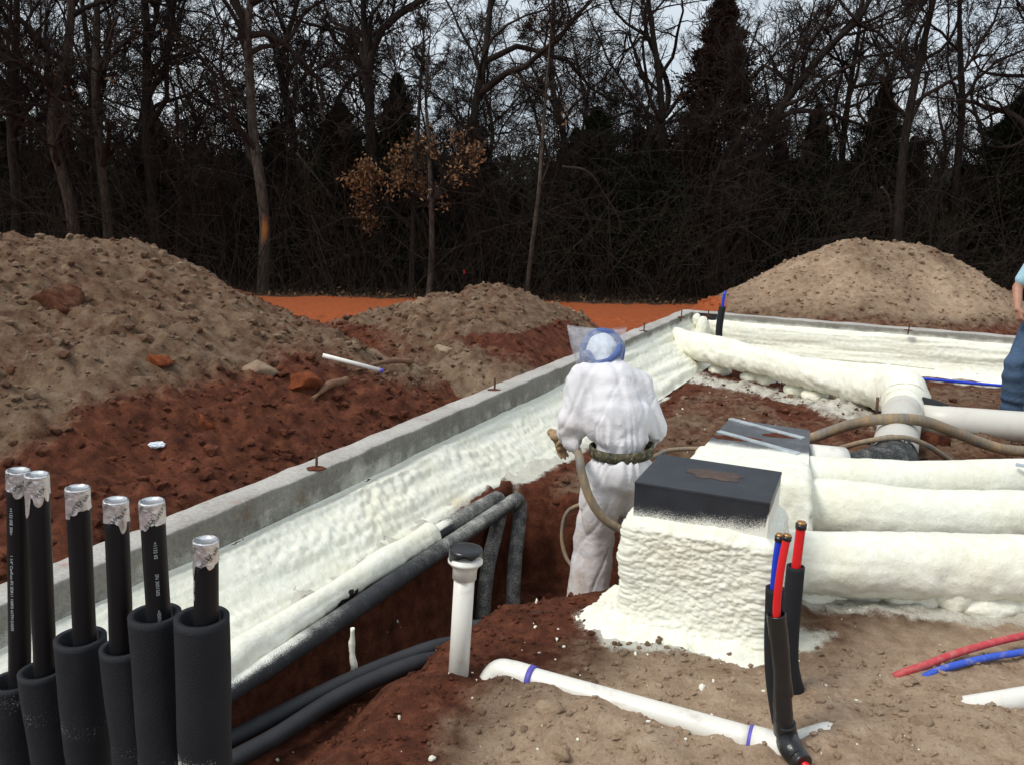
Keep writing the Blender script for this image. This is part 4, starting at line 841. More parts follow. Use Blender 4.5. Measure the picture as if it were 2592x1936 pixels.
# ------------------------------------------------------------------ half-buried white drain line
dl_ = thing('drain_line', 'half-buried white drain pipe with purple-primed joints in the foreground', 'pipe', tuple(DZ(1350, 1520, 0)))
q0, q1 = DZ(1120, 1458, .026), DZ(1625, 1598, .026)
ud = (q1-q0).normalized()
part('pipe', tube('pipe', [q0, q1], 0.045, 36, 30), PVC, dl_)
part('elbow', tube('elbow', [q0+ud*0.05, q0-ud*0.03, q0-ud*0.085+Vector((0, 0, -.012)), q0-ud*0.12+Vector((-.004, -.02, -.06)), q0-ud*0.13+Vector((-.004, -.02, -.12))], [.0505, .0505, .0505, .049, .049], 32, 24), PVC, dl_)
part('primer_band', tube('primer_band', [q0+ud*0.045, q0+ud*0.066], 0.0515, 32, 2), PRIMER, dl_); part('primer_band', tube('primer_band', [q1-ud*0.012, q1+ud*0.006], 0.0505, 32, 2), PRIMER, dl_)
part('coupling', tube('coupling', [q1, q1+ud*0.145], 0.0510, 32, 4), PVC, dl_, 'white coupling'); part('primer_band', tube('primer_band', [q1+ud*0.132, q1+ud*0.148], 0.0520, 32, 2), PRIMER, dl_)
e0 = q1+ud*0.12
part('pipe', tube('pipe', [DZ(1705, 1620, -.05), DZ(1740, 1604, -.004), DZ(1790, 1588, -.004), DZ(1850, 1570, -.014), DZ(1930, 1550, -.06)], 0.048, 32, 30), PVC, dl_, 'sand-covered stretch')
w2 = thing('buried_pipe', 'white pipe rising out of the sand at the right edge', 'pipe', tuple(DZ(2150, 1520, 0)))
part('pipe', tube('pipe', EXT([DZ(1960, 1548, -.035), DZ(2040, 1535, .0), DZ(2120, 1522, .025), DZ(2212, 1507, .035), DZ(2420, 1470, .04)]), 0.042, 32, 20), PVC, w2)
link('red_tube', tube('red_tube', EXT([DZ(1930, 1462, -.01), DZ(1965, 1447, .012), DZ(2015, 1430, .02), DZ(2035, 1421, .03), DZ(2120, 1394, .05), DZ(2212, 1372, .06), DZ(2400, 1335, .06)]), 0.0155, 16, 60), REDDUST, None, 'dusty red tube curving out of the sand at the right', 'pipe')
link('blue_tube', tube('blue_tube', EXT([DZ(1975, 1472, -.014), DZ(2020, 1450, .004), DZ(2060, 1437, .018), DZ(2130, 1420, .025), DZ(2212, 1407, .03), DZ(2400, 1375, .03)]), 0.0145, 16, 60), BLUEDUST, None, 'dusty blue tube beside the red one on the sand', 'pipe')

# ------------------------------------------------------------------ sleeved tubes standing in the foreground
def stub(name, label, base): return thing(name, label, 'pipe', tuple(base))
Yf = DZ(1705, 1612, 0.03).y; Yb = DZ(1725, 1500, 0.0).y
sf = stub('tube_riser', 'black-sleeved riser with red and blue tube ends, nearer the camera', DZ(1700, 1612, 0.0))
part('sleeve', tube('sleeve', [DY(1698, 1598, Yf), DY(1693, 1570, Yf), DY(1690, 1500, Yf), DY(1686, 1420, Yf), DY(1678, 1335, Yf), DY(1677, 1325, Yf)], [.034, .033, .031, .030, .031, .031], 24, 40, True, lambda P, n, u: 0.005*fbm(P[:, 0]*20, P[:, 1]*20, P[:, 2]*20, 3, 4), inner=0.007), TAPE, sf, 'taped black foam sleeve')
part('sleeve', tube('sleeve', [DY(1683, 1560, Yf+.035), DY(1673, 1480, Yf+.035), DY(1670, 1400, Yf+.035), DY(1674, 1268, Yf+.035)], [.024, .028, .030, .030], 24, 30, inner=0.008), RUBBER, sf, 'second sleeve behind')
part('boot', tube('boot', [DY(1695, 1560, Yf), DY(1698, 1592, Yf), DZ(1710, 1618, .062), DZ(1722, 1634, .05), DZ(1736, 1650, .045)], [.036, .041, .042, .037, .033], 24, 24, True, lambda P, n, u: 0.004*fbm(P[:, 0]*30, P[:, 1]*30, P[:, 2]*30, 3, 8)), TAPE, sf, 'black tape around the bend')
part('tube', tube('tube', [DZ(1730, 1643, .047), DZ(1755, 1668, .035), DZ(1790, 1700, .02), DZ(1830, 1750, -.02)], .0135, 14, 14), REDPEX, sf, 'red tube leaving at the bottom')
def tubes(root, base, top, m, br=False):
    part('tube', tube('tube', [base, top], .0128, 16, 2), m, root); d_ = (top-base).normalized()
    part('clamp_ring', tube('clamp_ring', [top-d_*.022, top-d_*.002], .0150, 16, 2), TAPE, root); part('plug', tube('plug', [top-d_*.01, top+d_*.012], .0118, 16, 2), BRASS, root)
part('tube', tube('tube', [DY(1670, 1290, Yf+.03), DY(1676, 1220, Yf+.032), DY(1684, 1160, Yf+.035)], .0128, 16, 14), BLUEPEX, sf)
part('clamp_ring', tube('clamp_ring', [DY(1683, 1168, Yf+.035), DY(1684.5, 1157, Yf+.035)], .0155, 16, 2), TAPE, sf); part('plug', tube('plug', [DY(1684, 1160, Yf+.035), DY(1685, 1152, Yf+.035)], .012, 16, 2), BRASS, sf)
rt = [DY(1677, 1345, Yf-.010), DY(1679, 1290, Yf-.012), DY(1688, 1220, Yf-.008), DY(1700, 1160, Yf)]
part('tube', tube('tube', rt, .0128, 16, 20), REDPEX, sf); part('clamp_ring', tube('clamp_ring', [DY(1699, 1166, Yf), DY(1701, 1157, Yf)], .0150, 16, 2), TAPE, sf); part('plug', tube('plug', [DY(1700, 1160, Yf), DY(1702, 1153, Yf)], .0115, 16, 2), BRASS, sf)
sb = stub('tube_riser', 'black-sleeved riser with one red tube end, farther back', DZ(1725, 1500, 0.0))
part('sleeve', tube('sleeve', [DY(1735, 1512, Yb), DY(1722, 1495, Yb), DY(1712, 1465, Yb), DY(1705, 1420, Yb), DY(1708, 1340, Yb), DY(1719, 1222, Yb)], [.032, .033, .034, .034, .034, .033], 24, 40, True, None, inner=0.009), RUBBER, sb, 'black foam sleeve')
part('tube', tube('tube', [DY(1712, 1300, Yb), DY(1720, 1220, Yb), DY(1731, 1132, Yb)], .0175, 18, 14), REDPEX, sb); part('clamp_ring', tube('clamp_ring', [DY(1730, 1141, Yb), DY(1731, 1130, Yb)], .0205, 18, 2), TAPE, sb); part('plug', tube('plug', [DY(1731, 1133, Yb), DY(1731.6, 1126, Yb)], .016, 18, 2), BRASS, sb)

# ------------------------------------------------------------------ the row of foil-capped pipes in loose sleeves, lower left
def text_me(name, s, size, c, axis, R, rot, ang0, hoff, depth=0.0007):
    cu = bpy.data.curves.new(name, 'FONT'); cu.body = s; cu.size = size; cu.align_x = 'CENTER'; cu.align_y = 'CENTER'; cu.resolution_u = 2
    o = bpy.data.objects.new(name, cu); COL.objects.link(o); dg = bpy.context.evaluated_depsgraph_get(); me = bpy.data.meshes.new_from_object(o.evaluated_get(dg)); bpy.data.objects.remove(o)
    v = verts(me); cr, sr = math.cos(rot), math.sin(rot); arc = v[:, 0]*cr-v[:, 1]*sr; hh = v[:, 0]*sr+v[:, 1]*cr+hoff
    a = np.array(axis)/np.linalg.norm(axis); e1 = np.array([0, -1.0, 0]); e1 -= a*(e1@a); e1 /= np.linalg.norm(e1); e2 = np.cross(a, e1)
    th = ang0+arc/R; P = np.array(c)+hh[:, None]*a+(R+depth)*(np.cos(th)[:, None]*e1+np.sin(th)[:, None]*e2)
    set_verts(me, P); me.materials.clear(); return me
PRINT = plain('pale_print', (0.50, 0.52, 0.55), 0.6, bs=0); INK = plain('black_print', (0.03, 0.03, 0.03), 0.6, bs=0); TIE = plain('white_tie', (0.55, 0.60, 0.68), 0.4)
def foilcap(name, c, a, R, h, seed, tabs):
    n, sd = 26, 72; an = np.linspace(0, 2*math.pi, sd, endpoint=False); a = np.array(a); e1 = np.array([0, -1.0, 0]); e1 -= a*(e1@a); e1 /= np.linalg.norm(e1); e2 = np.cross(a, e1)
    low = h*(0.92+0.22*fbm(np.cos(an)*2+seed, np.sin(an)*2, o=3, seed=seed))
    for t0, w, ex in tabs: low = low+ex*np.clip(1-((an-t0+math.pi) % (2*math.pi)-math.pi)**2/(w*w), 0, 1)**0.5
    rows = []
    for k in range(n):
        u = k/(n-1); hh = -low*u
        r = R+0.0008+0.0016*fbm(np.cos(an)*5+seed, np.sin(an)*5, np.full(sd, u*5), 3, seed)+0.004*np.clip(u-0.75, 0, 1)*(0.5+fbm(np.cos(an)*4, np.sin(an)*4+seed, o=2, seed=seed+3))
        rows.append(np.array(c)+hh[:, None]*a+r[:, None]*(np.cos(an)[:, None]*e1+np.sin(an)[:, None]*e2))
    rows = [np.array(c)+a*0.0015+((R-0.002)*(np.cos(an)[:, None]*e1+np.sin(an)[:, None]*e2)), *rows]
    V = np.vstack([np.repeat((np.array(c)+a*0.001)[None], 1, 0)]+rows); F = grid_faces(n+1, sd, True)+1; j = np.arange(sd)
    me = mesh_np(name, V, F, np.stack([np.zeros(sd, int), 1+j, 1+(j+1) % sd], 1), True); return me
ROW = [  # pipe top, pipe foot at sleeve mouth, sleeve mouth centre, sleeve bottom (photo pixels / KD), distance, sleeve radius, tie height
    ((46, 1190), (51, 1730), (33, 1722), (52, 1936), 1.640, .045, 1872), ((93, 1200), (116, 1705), (106, 1694), (140, 1936), 1.595, .045, 1895), ((196, 1234), (215, 1616), (203, 1612), (232, 1936), 1.550, .0475, 1908),
    ((293, 1265), (309, 1641), (316, 1634), (352, 1936), 1.500, .0465, None), ((384, 1267), (402, 1566), (392, 1552), (418, 1936), 1.460, .0465, None), ((521, 1366), (523, 1571), (511, 1560), (522, 1936), 1.415, .0475, None)]
LAB = ['first foil-capped black pipe at the left edge, half hidden behind its neighbour', 'second foil-capped black pipe from the left, foil flaps hanging loose', 'third foil-capped black pipe from the left, wide sleeve with white tie', 'fourth foil-capped black pipe from the left, in a shorter sleeve', 'fifth foil-capped black pipe from the left, printed with pale numbers', 'shortest foil-capped black pipe, rightmost of the row in the thickest sleeve']
TABS = [[(0.5, .5, .012)], [(-0.55, .42, .045), (.55, .45, .02), (1.35, .3, .012)], [(-.9, .7, .018), (0.0, .4, .01)], [(0.95, .35, .022)], [(-.9, .45, .012), (-.2, .3, .01)], [(-.9, .3, .028), (.7, .3, .008)]]
PRINTS = {0: ['=1132 05E 300=', '1 1/4" CenFuse IPS SDR11 100PSI ASTM D3035'], 4: ['=1132 05', 'SN 3001505', '=05030'], 5: ['SDR11 100']}
for i, (tp_, ft, mo, bo, Yd, rs, tie) in enumerate(ROW):
    T_ = DY(tp_[0]/KD, tp_[1]/KD, Yd); F_ = DY(ft[0]/KD, ft[1]/KD, Yd); M_ = DY(mo[0]/KD, mo[1]/KD, Yd); B0 = DY(bo[0]/KD, bo[1]/KD, Yd)
    root = thing('capped_pipe', LAB[i], 'pipe', (B0.x, Yd, 0.0), 'row of foil-capped pipes')
    a = (T_-F_).normalized(); R = 0.0212
    dn = F_-a*0.35; part('pipe', tube('pipe', [(B0.x, Yd, 0.02), tuple((dn+B0)/2-Vector((0, 0, .1))), tuple(F_-a*0.02), tuple(F_+a*0.1), tuple(T_)], R, 28, 40), POLY, root)
    cap = part('foil_cap', foilcap('foil_cap', T_, a, R, 0.043, i*7+2, TABS[i]), FOIL, root, 'crinkled silver foil cap')
    for k, (hh, an0) in enumerate(((-.014, -.75), (-.034, .15), (-.020, .95)) if i != 1 else ((-.016, -.35), (-.03, .75))):
        part('print', text_me('print', ('ShurFLEX', 'SF 686', 'FLEX')[(k+i) % 3], 0.0105, T_, a, R+0.0016, rad(50), an0, hh), INK, cap)
    L_ = (T_-F_).length; hcur = -0.055
    for k, s_ in enumerate(PRINTS.get(i, [])):
        ln = 0.0052*len(s_)*0.9; hcur -= ln/2+0.012; sz = 0.0085
        if -hcur+ln/2 < L_+0.05: part('print', text_me('print', s_, sz, T_, a, R, rad(-90), -0.15 if i == 0 else (0.45 if i == 4 else -0.85), hcur), PRINT, root)
        hcur -= ln/2+0.012
    dirs = (M_-B0).normalized()
    if tie:
        Tz = DY((bo[0]-8)/KD, tie/KD, Yd); pts = [(B0.x, Yd, 0.0), (B0.x, Yd, 0.35), tuple(Tz-Vector((0, 0, .10))), tuple(Tz-Vector((0, 0, .03))), tuple(Tz), tuple(Tz+Vector((0, 0, .03))), tuple(M_*0.5+Tz*0.5), tuple(M_)]
        rr_ = [rs*.95, rs*.95, rs*.98, rs*.80, rs*.70, rs*.86, rs*.98, rs]
    else:
        pts = [(B0.x, Yd, 0.0), (B0.x, Yd, 0.35), tuple(B0), tuple(B0*0.5+M_*0.5), tuple(M_)]; rr_ = [rs*.95, rs*.97, rs, rs, rs]
    spf = (lambda P, n, u: 0.55*np.exp(-((P[:, 2]-0.80)/0.05)**2)*sstep(0.1, -0.8, n[:, 1]+0.5*n[:, 0])+0.12) if i == 5 else (lambda P, n, u: 0.13+0.22*np.exp(-((P[:, 2]-0.80)/0.04)**2))
    part('sleeve', tube('sleeve', pts, rr_, 44, 90, True, lambda P, n, u: 0.0035*fbm(P[:, 0]*18, P[:, 1]*18, P[:, 2]*12, 3, 6), spf, inner=0.0105), RUBBER, root, 'loose black foam rubber sleeve')
    if tie: part('cable_tie', tube('cable_tie', [Tz-Vector((.0, 0, .0035)), Tz+Vector((.0, 0, .0035))], rs*.70+0.0015, 36, 2), TIE, root)

# ------------------------------------------------------------------ hoses over the ducts
def hose(label, pts, r, n=60): return link('hose', tube('hose', pts, r, 18, n, True, lambda P, nn, u: 0.003*fbm(P[:, 0]*20, P[:, 1]*20, P[:, 2]*20, 3, 5)), HOSE, None, label, 'hose')
hose('thick wrapped grey-brown hose draped over the pale round duct', EXT([DZ(1690, 965, .04), DZ(1755, 945, .06), DZ(1820, 922, .18), DZ(1880, 908, .30), DZ(1930, 904, .335), DZ(1990, 908, .32), DZ(2050, 928, .24), DZ(2110, 952, .14), DZ(2160, 968, .08), DZ(2212, 974, .06), DZ(2420, 985, .05)]), 0.040, 90)
hose('thin brown hose draped over the pale round duct in front of the thick one', [DZ(1755, 985, .06), DZ(1800, 972, .14), DZ(1860, 955, .27), DZ(1920, 945, .33), DZ(1960, 946, .33), DZ(2000, 960, .26), DZ(2040, 985, .14), DZ(2075, 1010, .04)], 0.018, 60)

# ------------------------------------------------------------------ scraps on the dirt
def on_top(px, py, up=0.0):
    d = _ray(px, py); ks = np.arange(3.0, 14, 0.03); qx, qy, qz = d.x*ks/d.y, ks, CAM_H+d.z*ks/d.y
    hit = np.nonzero(qz <= top_z(qx, qy)[0]+up)[0]; h_ = hit[0] if len(hit) else -1; return Vector((qx[h_], qy[h_], qz[h_]))
s0, s1 = on_top(697, 768, .07), on_top(825, 801, .07)
stk = thing('white_stick', 'thin white plastic pipe with blue end lying on the red dirt', 'pipe', tuple(s1))
part('pipe', tube('pipe', [s0, s1], 0.016, 14, 3), PVC, stk); part('end_band', tube('end_band', [s1-(s1-s0).normalized()*.018, s1+(s1-s0).normalized()*.008], 0.0166, 14, 2), PRIMER, stk)
r0, r1 = on_top(675, 862, .03), on_top(748, 822, .05); link('old_root', tube('old_root', [r0, (r0+r1)/2+Vector((0, 0, .03)), r1], [.012, .024, .034], 12, 16, True, lambda P, n, u: 0.03*fbm(P[:, 0]*12, P[:, 1]*12, P[:, 2]*12, 3, 3)), ROOT, None, 'broken brown root lying below the white stick', 'root')
r0, r1 = on_top(800, 790, .03), on_top(888, 781, .04); link('old_root', tube('old_root', [r0, (r0+r1)/2+Vector((0, 0, .02)), r1], [.014, .022, .02], 12, 16, True, lambda P, n, u: 0.03*fbm(P[:, 0]*12, P[:, 1]*12, P[:, 2]*12, 3, 13)), ROOT, None, 'rust-red length of root right of the white stick', 'root')
c0 = on_top(338, 960, .02); v, f = ICO3; P = v*np.array([.042, .026, .016])*(1+1.0*fbm(v[:, 0]*4, v[:, 1]*4, v[:, 2]*4, 3, 9))[:, None]+np.array(tuple(c0)); link('plastic_scrap', mesh_np('plastic_scrap', P, None, f, False), HOODM, None, 'crumpled pale plastic scrap on the red dirt', 'litter')
# white foam flecks dropped around the pad and trench
nfl = 420; fx = np.concatenate([RNG.uniform(-1.2, 1.6, 220), RNG.uniform(0.5, 4.5, 200)]); fy = np.concatenate([RNG.uniform(2.5, 4.6, 220), RNG.uniform(3.0, 9.5, 200)]); s_, t_ = xy2st(fx, fy); k = (s_ > 0.45) & (t_ > 0.5); fx, fy = fx[k], fy[k]
fr_ = 0.002+0.006*RNG.random(len(fx))**4*1.6; fz = ground_z(fx, fy); v0, f0 = ICO1
V = v0[None]*(1+RNG.uniform(-.35, .35, (len(fx), len(v0), 1)))*fr_[:, None, None]*RNG.uniform(.6, 1.8, (len(fx), 1, 3))+np.stack([fx, fy, fz+fr_*.5], -1)[:, None, :]
me = mesh_np('foam_flecks', V.reshape(-1, 3), None, (f0[None]+(np.arange(len(fx))*len(v0))[:, None, None]).reshape(-1, 3), False); link('foam_flecks', me, FOAM, kind='stuff')

# ------------------------------------------------------------------ winter wood behind the site
TR = np.random.default_rng(23)
def tubes_batch(P, R, sides):              # P (m,n,3), R (m,n)
    P = np.asarray(P, float); R = np.asarray(R, float); m, n = R.shape
    T = np.gradient(P, axis=1); T /= np.linalg.norm(T, axis=-1)[..., None]+1e-9
    ref = np.where(np.abs(T[:, :1, 2:3]) > 0.85, np.array([1.0, 0, 0]), np.array([0, 0, 1.0])); ref = np.broadcast_to(ref, T.shape)
    N = ref-T*(ref*T).sum(-1, keepdims=True); N /= np.linalg.norm(N, axis=-1)[..., None]+1e-9; B = np.cross(T, N)
    a = np.linspace(0, 2*math.pi, sides, endpoint=False)
    V = P[:, :, None, :]+R[..., None, None]*(N[:, :, None, :]*np.cos(a)[:, None]+B[:, :, None, :]*np.sin(a)[:, None])
    F = (grid_faces(n, sides, True)[None]+(np.arange(m)*n*sides)[:, None, None]).reshape(-1, 4); return V.reshape(-1, 3), F
def merge(parts):
    vs, fs, o = [], [], 0
    for v, f in parts: vs.append(v); fs.append(f+o); o += len(v)
    return np.vstack(vs), np.vstack(fs)
def unit(v): return v/(np.linalg.norm(v, axis=-1, keepdims=True)+1e-9)
def branch_set(starts, dirs, lens, r0, nseg, wob, up, taper=0.25):
    """grow m crooked branches at once"""
    m = len(starts); P = np.zeros((m, nseg+1, 3)); P[:, 0] = starts; d = unit(dirs)
    for k in range(nseg):
        d = unit(d+TR.normal(0, wob, (m, 3))+np.array([0, 0, up])); P[:, k+1] = P[:, k]+d*(lens/nseg)[:, None]
    R = r0[:, None]*np.linspace(1, taper, nseg+1)[None]; return P, R
def spawn(P, R, per, lo, hi, ang, lr, rr, seglen=None):
    """children along parent branches: positions, directions, lengths, radii"""
    m, n = R.shape; k = np.repeat(np.arange(m), per); u = TR.uniform(lo, hi, m*per)*(n-1); i = np.minimum(u.astype(int), n-2); f = (u-i)[:, None]
    s = P[k, i]*(1-f)+P[k, i+1]*f; t = unit(P[k, i+1]-P[k, i]); q = TR.normal(0, 1, (m*per, 3)); q = unit(q-t*(q*t).sum(1, keepdims=True))
    a = TR.uniform(ang[0], ang[1], m*per)[:, None]; d = t*np.cos(a)+q*np.sin(a)
    L_ = np.linalg.norm(P[:, 1:]-P[:, :-1], axis=-1).sum(1)[k]; ln = L_*TR.uniform(lr[0], lr[1], m*per)*(1.15-0.6*u/(n-1))
    rad_ = (R[k, i]*(1-f[:, 0])+R[k, i+1]*f[:, 0])*TR.uniform(rr[0], rr[1], m*per); return s, d, ln, rad_
def leaf_cards(pts, size, jitter):
    n = len(pts); c = pts+TR.normal(0, jitter, (n, 3)); u = unit(TR.normal(0, 1, (n, 3))); w = unit(np.cross(u, TR.normal(0, 1, (n, 3)))); s = size*TR.uniform(0.6, 1.3, (n, 1))
    V = np.stack([c-u*s, c+w*s*0.45, c+u*s, c-w*s*0.45], 1).reshape(-1, 3); return V, np.arange(n*4).reshape(n, 4)
def oak(trunk_pts, r, limbs=11, lo=0.30, dens=1.0, leaves=0, first=None, limb_len=(0.28, 0.5), scars=False, bark=None, leafzone=None, name='oak_tree'):
    """trunk_pts in local metres from the base; returns trunk mesh, branch mesh, leaf mesh or None"""
    TP = smooth_path(trunk_pts, 26); r = r*0.84; TPR = r*np.interp(np.linspace(0, 1, 26), [0, .06, .5, 1], [1.25, 1.0, .72, .18])
    tv, tf = tubes_batch(TP[None], TPR[None], 12)
    tv = tv+np.stack([0.1*r*fbm(tv[:, 0]*9, tv[:, 2]*3, o=3, seed=3), 0.1*r*fbm(tv[:, 1]*9+4, tv[:, 2]*3, o=3, seed=4), 0*tv[:, 0]], 1)
    tm = mesh_np('trunk', tv, tf, None, True)
    sc = np.zeros(len(tv))
    if scars:
        for z0, w, az in ((0.55, .10, -.4), (1.45, .17, .3), (1.95, .07, .5), (2.55, .06, -.2)):
            an = np.arctan2(tv[:, 0]-np.interp(tv[:, 2], TP[:, 2], TP[:, 0]), -(tv[:, 1]-np.interp(tv[:, 2], TP[:, 2], TP[:, 1])))
            sc = np.maximum(sc, sstep(1.2, 0.6, ((tv[:, 2]-z0)/w)**2+((an-az)/0.7)**2+0.6*fbm(tv[:, 0]*20, tv[:, 2]*9, o=3, seed=2)))
    fattr(tm, 'spray', sc)
    s, d, ln, rd = spawn(TP[None], TPR[None], limbs, lo, 0.98, (0.5, 1.15), limb_len, (0.45, 0.75))
    if first is not None:
        for (h_, dx, dy, dz, l_, rr_) in first:
            i = int(h_*25); s = np.vstack([s, TP[i]]); d = np.vstack([d, [dx, dy, dz]]); ln = np.append(ln, l_); rd = np.append(rd, rr_)
    P1, R1 = branch_set(s, d, ln, rd, 9, 0.26, 0.07)
    b2 = branch_set(*spawn(P1, R1, int(7*dens), 0.2, 1.0, (0.4, 1.1), (0.28, 0.55), (0.45, 0.75)), 6, 0.28, 0.04)
    b3 = branch_set(*spawn(b2[0], b2[1], int(8*dens), 0.15, 1.0, (0.35, 1.0), (0.35, 0.7), (0.45, 0.7)), 4, 0.25, 0.03)
    b4 = branch_set(*spawn(b3[0], b3[1], max(2, int(7*dens)), 0.1, 1.0, (0.3, 0.9), (0.35, 0.8), (0.5, 0.8)), 3, 0.22, 0.02)
    parts = [tubes_batch(P1, np.maximum(R1, .009), 7), tubes_batch(b2[0], np.maximum(b2[1], .0065), 5), tubes_batch(b3[0], np.maximum(b3[1], .0048), 3), tubes_batch(b4[0], np.maximum(b4[1], .0038), 3)]
    bm_ = mesh_np('branches', *merge(parts), None, True); lm = None
    if leaves:
        ends = b4[0][:, 1:].reshape(-1, 3)
        if leafzone is not None: ends = ends[leafzone(ends)]
        cl = np.sin(ends[:, 0]*2.1+1)*np.sin(ends[:, 1]*1.7)*np.sin(ends[:, 2]*2.3+2); pk = np.argsort(-(cl+TR.normal(0, .35, len(ends))))[:max(1, leaves//6)]
        lv, lf = leaf_cards(np.repeat(ends[pk], 6, 0), 0.046, 0.075); lm = mesh_np('leaves', lv, lf, None, False)
    return tm, bm_, lm
def place_tree(kind, meshes, loc, rz, sc, label, group, tm=BARK, name='oak_tree'):
    root = thing(name, label, 'tree', (0, 0, 0), group); root.location = loc; root.rotation_euler = (0, 0, rz); root.scale = (sc, sc, sc)
    for nm, me, mt in (('trunk', meshes[0], tm), ('branches', meshes[1], TWIG), ('leaves', meshes[2], DEADLEAF)):
        if me is not None: link(nm, me, mt, root)
    return root
def gz(x, y): return float(ground_z(np.array([float(x)]), np.array([float(y)]), False)[0])
# trees one can pick out: trunk traced where it stands at the edge of the wood
def traced(pts, Y, r, label, **kw):
    w = [DY(a, b, Y) for a, b in pts]; base = w[0].copy(); base.z = gz(base.x, Y)-0.05
    loc = [(p.x-base.x, 0.25*math.sin(i*1.7)*i/len(w), p.z-base.z) for i, p in enumerate(w)]; loc[0] = (0, 0, 0); bark = kw.pop('bark', BARK); nm = kw.pop('nm', 'oak_tree')
    top = loc[-1]; loc.append((top[0]*1.05+0.1, top[1], top[2]+kw.pop('extra', 2.2)))
    return place_tree(nm, oak(loc, r, **kw), base, 0, 1.0, label, 'trees at the edge of the wood', bark, nm)
traced([(568, 630), (571, 540), (572, 470), (563, 380), (545, 290), (536, 170), (540, 60), (552, -60)], 18.0, .145, 'tall bare oak with orange bark scars behind the left heap', scars=True, bark=BARKP, lo=.26, limbs=14, first=[(.62, .8, .1, .5, 3.2, .07), (.70, 1.0, -.1, .35, 4.2, .075), (.66, -.8, .2, .6, 2.8, .06)])
traced([(162, 560), (155, 470), (140, 390), (120, 300), (118, 200), (140, 90), (165, -40)], 18.2, .16, 'leaning bare oak, leftmost stout trunk above the left heap', bark=BARKP, lo=.26, limbs=14, leaves=260)
traced([(237, 560), (228, 450), (218, 340), (212, 200), (205, 80), (200, -60)], 18.4, .13, 'straight grey-barked oak just right of the leaning one', bark=BARKP, lo=.26, limbs=14, leaves=260)
traced([(335, 600), (332, 480), (326, 380), (320, 280), (314, 160), (310, 40), (312, -80)], 18.8, .15, 'dark straight oak with a forked bough right of the pale pair', lo=.36, first=[(.46, .6, 0, .9, 3.4, .075)])
traced([(795, 640), (800, 500), (803, 360), (800, 230), (792, 110), (782, 10)], 19.4, .17, 'big dark oak with forked crown left of centre', lo=.45, first=[(.58, .6, 0, .8, 4.2, .09), (.55, -.7, 0, .7, 3.4, .08)])
traced([(889, 640), (890, 560), (893, 480), (896, 400), (900, 300), (905, 200)], 17.9, .075, 'slim oak hung with tan dead leaves, left of its twin', lo=.20, leaves=1000, limbs=10, limb_len=(.2, .34), leafzone=lambda e: (e[:, 2] > .9) & (e[:, 2] < 3.3), extra=1.5, dens=.8)
traced([(926, 640), (931, 585), (933, 500), (932, 420), (925, 300), (918, 200)], 17.7, .075, 'slim crooked oak with the thickest tan dead leaves near centre', lo=.18, leaves=2000, limbs=11, limb_len=(.2, .36), leafzone=lambda e: (e[:, 2] > .9) & (e[:, 2] < 3.4), extra=1.2, dens=.8, bark=BARKP)
traced([(1012, 640), (1016, 520), (1018, 400), (1025, 250), (1050, 100), (1062, -40)], 19.0, .13, 'tall oak with upswept fan of boughs at centre', lo=.36, first=[(.5, .8, 0, .7, 4.0, .08), (.56, .9, 0, .55, 4.0, .07)])
traced([(1137, 640), (1146, 560), (1156, 480), (1165, 400), (1172, 300), (1180, 200)], 17.8, .06, 'slender pale-stemmed sapling right of centre', lo=.3, leaves=220, limbs=8, bark=BARKP, limb_len=(.2, .35))
traced([(1588, 640), (1602, 520), (1625, 400), (1660, 280), (1720, 190), (1800, 95), (1870, 10)], 19.0, .14, 'dark oak leaning to the right behind the far wall', lo=.36, limbs=14)
traced([(1940, 600), (1945, 460), (1950, 330), (1965, 210), (2000, 90), (2030, -30)], 18.6, .13, 'tall bare oak standing behind the flat-topped heap', lo=.36)
traced([(2062, 640), (2064, 500), (2066, 370), (2072, 230), (2078, 100), (2085, -40)], 19.2, .11, 'straight thin oak against the open sky at the right', lo=.42, dens=.85)
traced([(2330, 640), (2320, 480), (2310, 340), (2300, 200), (2290, 80)], 18.0, .17, 'broad oak mostly beyond the right edge, boughs reaching in', lo=.3, first=[(.42, -.9, 0, .5, 3.0, .09), (.60, -.8, 0, .5, 3.0, .08)])
traced([(1435, 640), (1438, 480), (1430, 340), (1425, 200), (1410, 60), (1400, -60)], 19.6, .12, 'slim bare oak left of the bronze cedar', lo=.4)
traced([(30, 600), (35, 450), (28, 300), (40, 150), (30, 0)], 18.6, .15, 'twiggy oak at the left edge of the wood', lo=.3, dens=1.1)
traced([(1818, 620), (1822, 480), (1818, 340), (1830, 200), (1860, 60)], 20.5, .11, 'thin oak between the leaning oak and the flat-topped heap', lo=.38)
# background oaks: a few grown once, then copied
PROT = []
for k in range(5):
    h_ = TR.uniform(7.5, 9.5); tp_ = [(0, 0, 0)]+[(TR.normal(0, .28), TR.normal(0, .28), h_*q) for q in (.2, .4, .6, .8, 1.0)]
    PROT.append(oak(tp_, TR.uniform(.10, .16), limbs=12, lo=.28, dens=1.0))
used = []
for i in range(24):
    row = i % 2; Yd = (22.0, 26.5)[row]+TR.uniform(-1.6, 1.6); xx = (-14+28*((i//2)+TR.uniform(.1, .9))/12)*(Yd/22); k = i % 5
    place_tree('oak_tree', PROT[k], (xx, Yd, gz(xx, Yd)-.05), TR.uniform(0, 6.28), TR.uniform(.75, 1.05)*(0.85 if xx > 5 else 1.0), 'bare dark oak standing deeper in the wood behind the edge trees', 'oaks deeper in the wood', BARK)
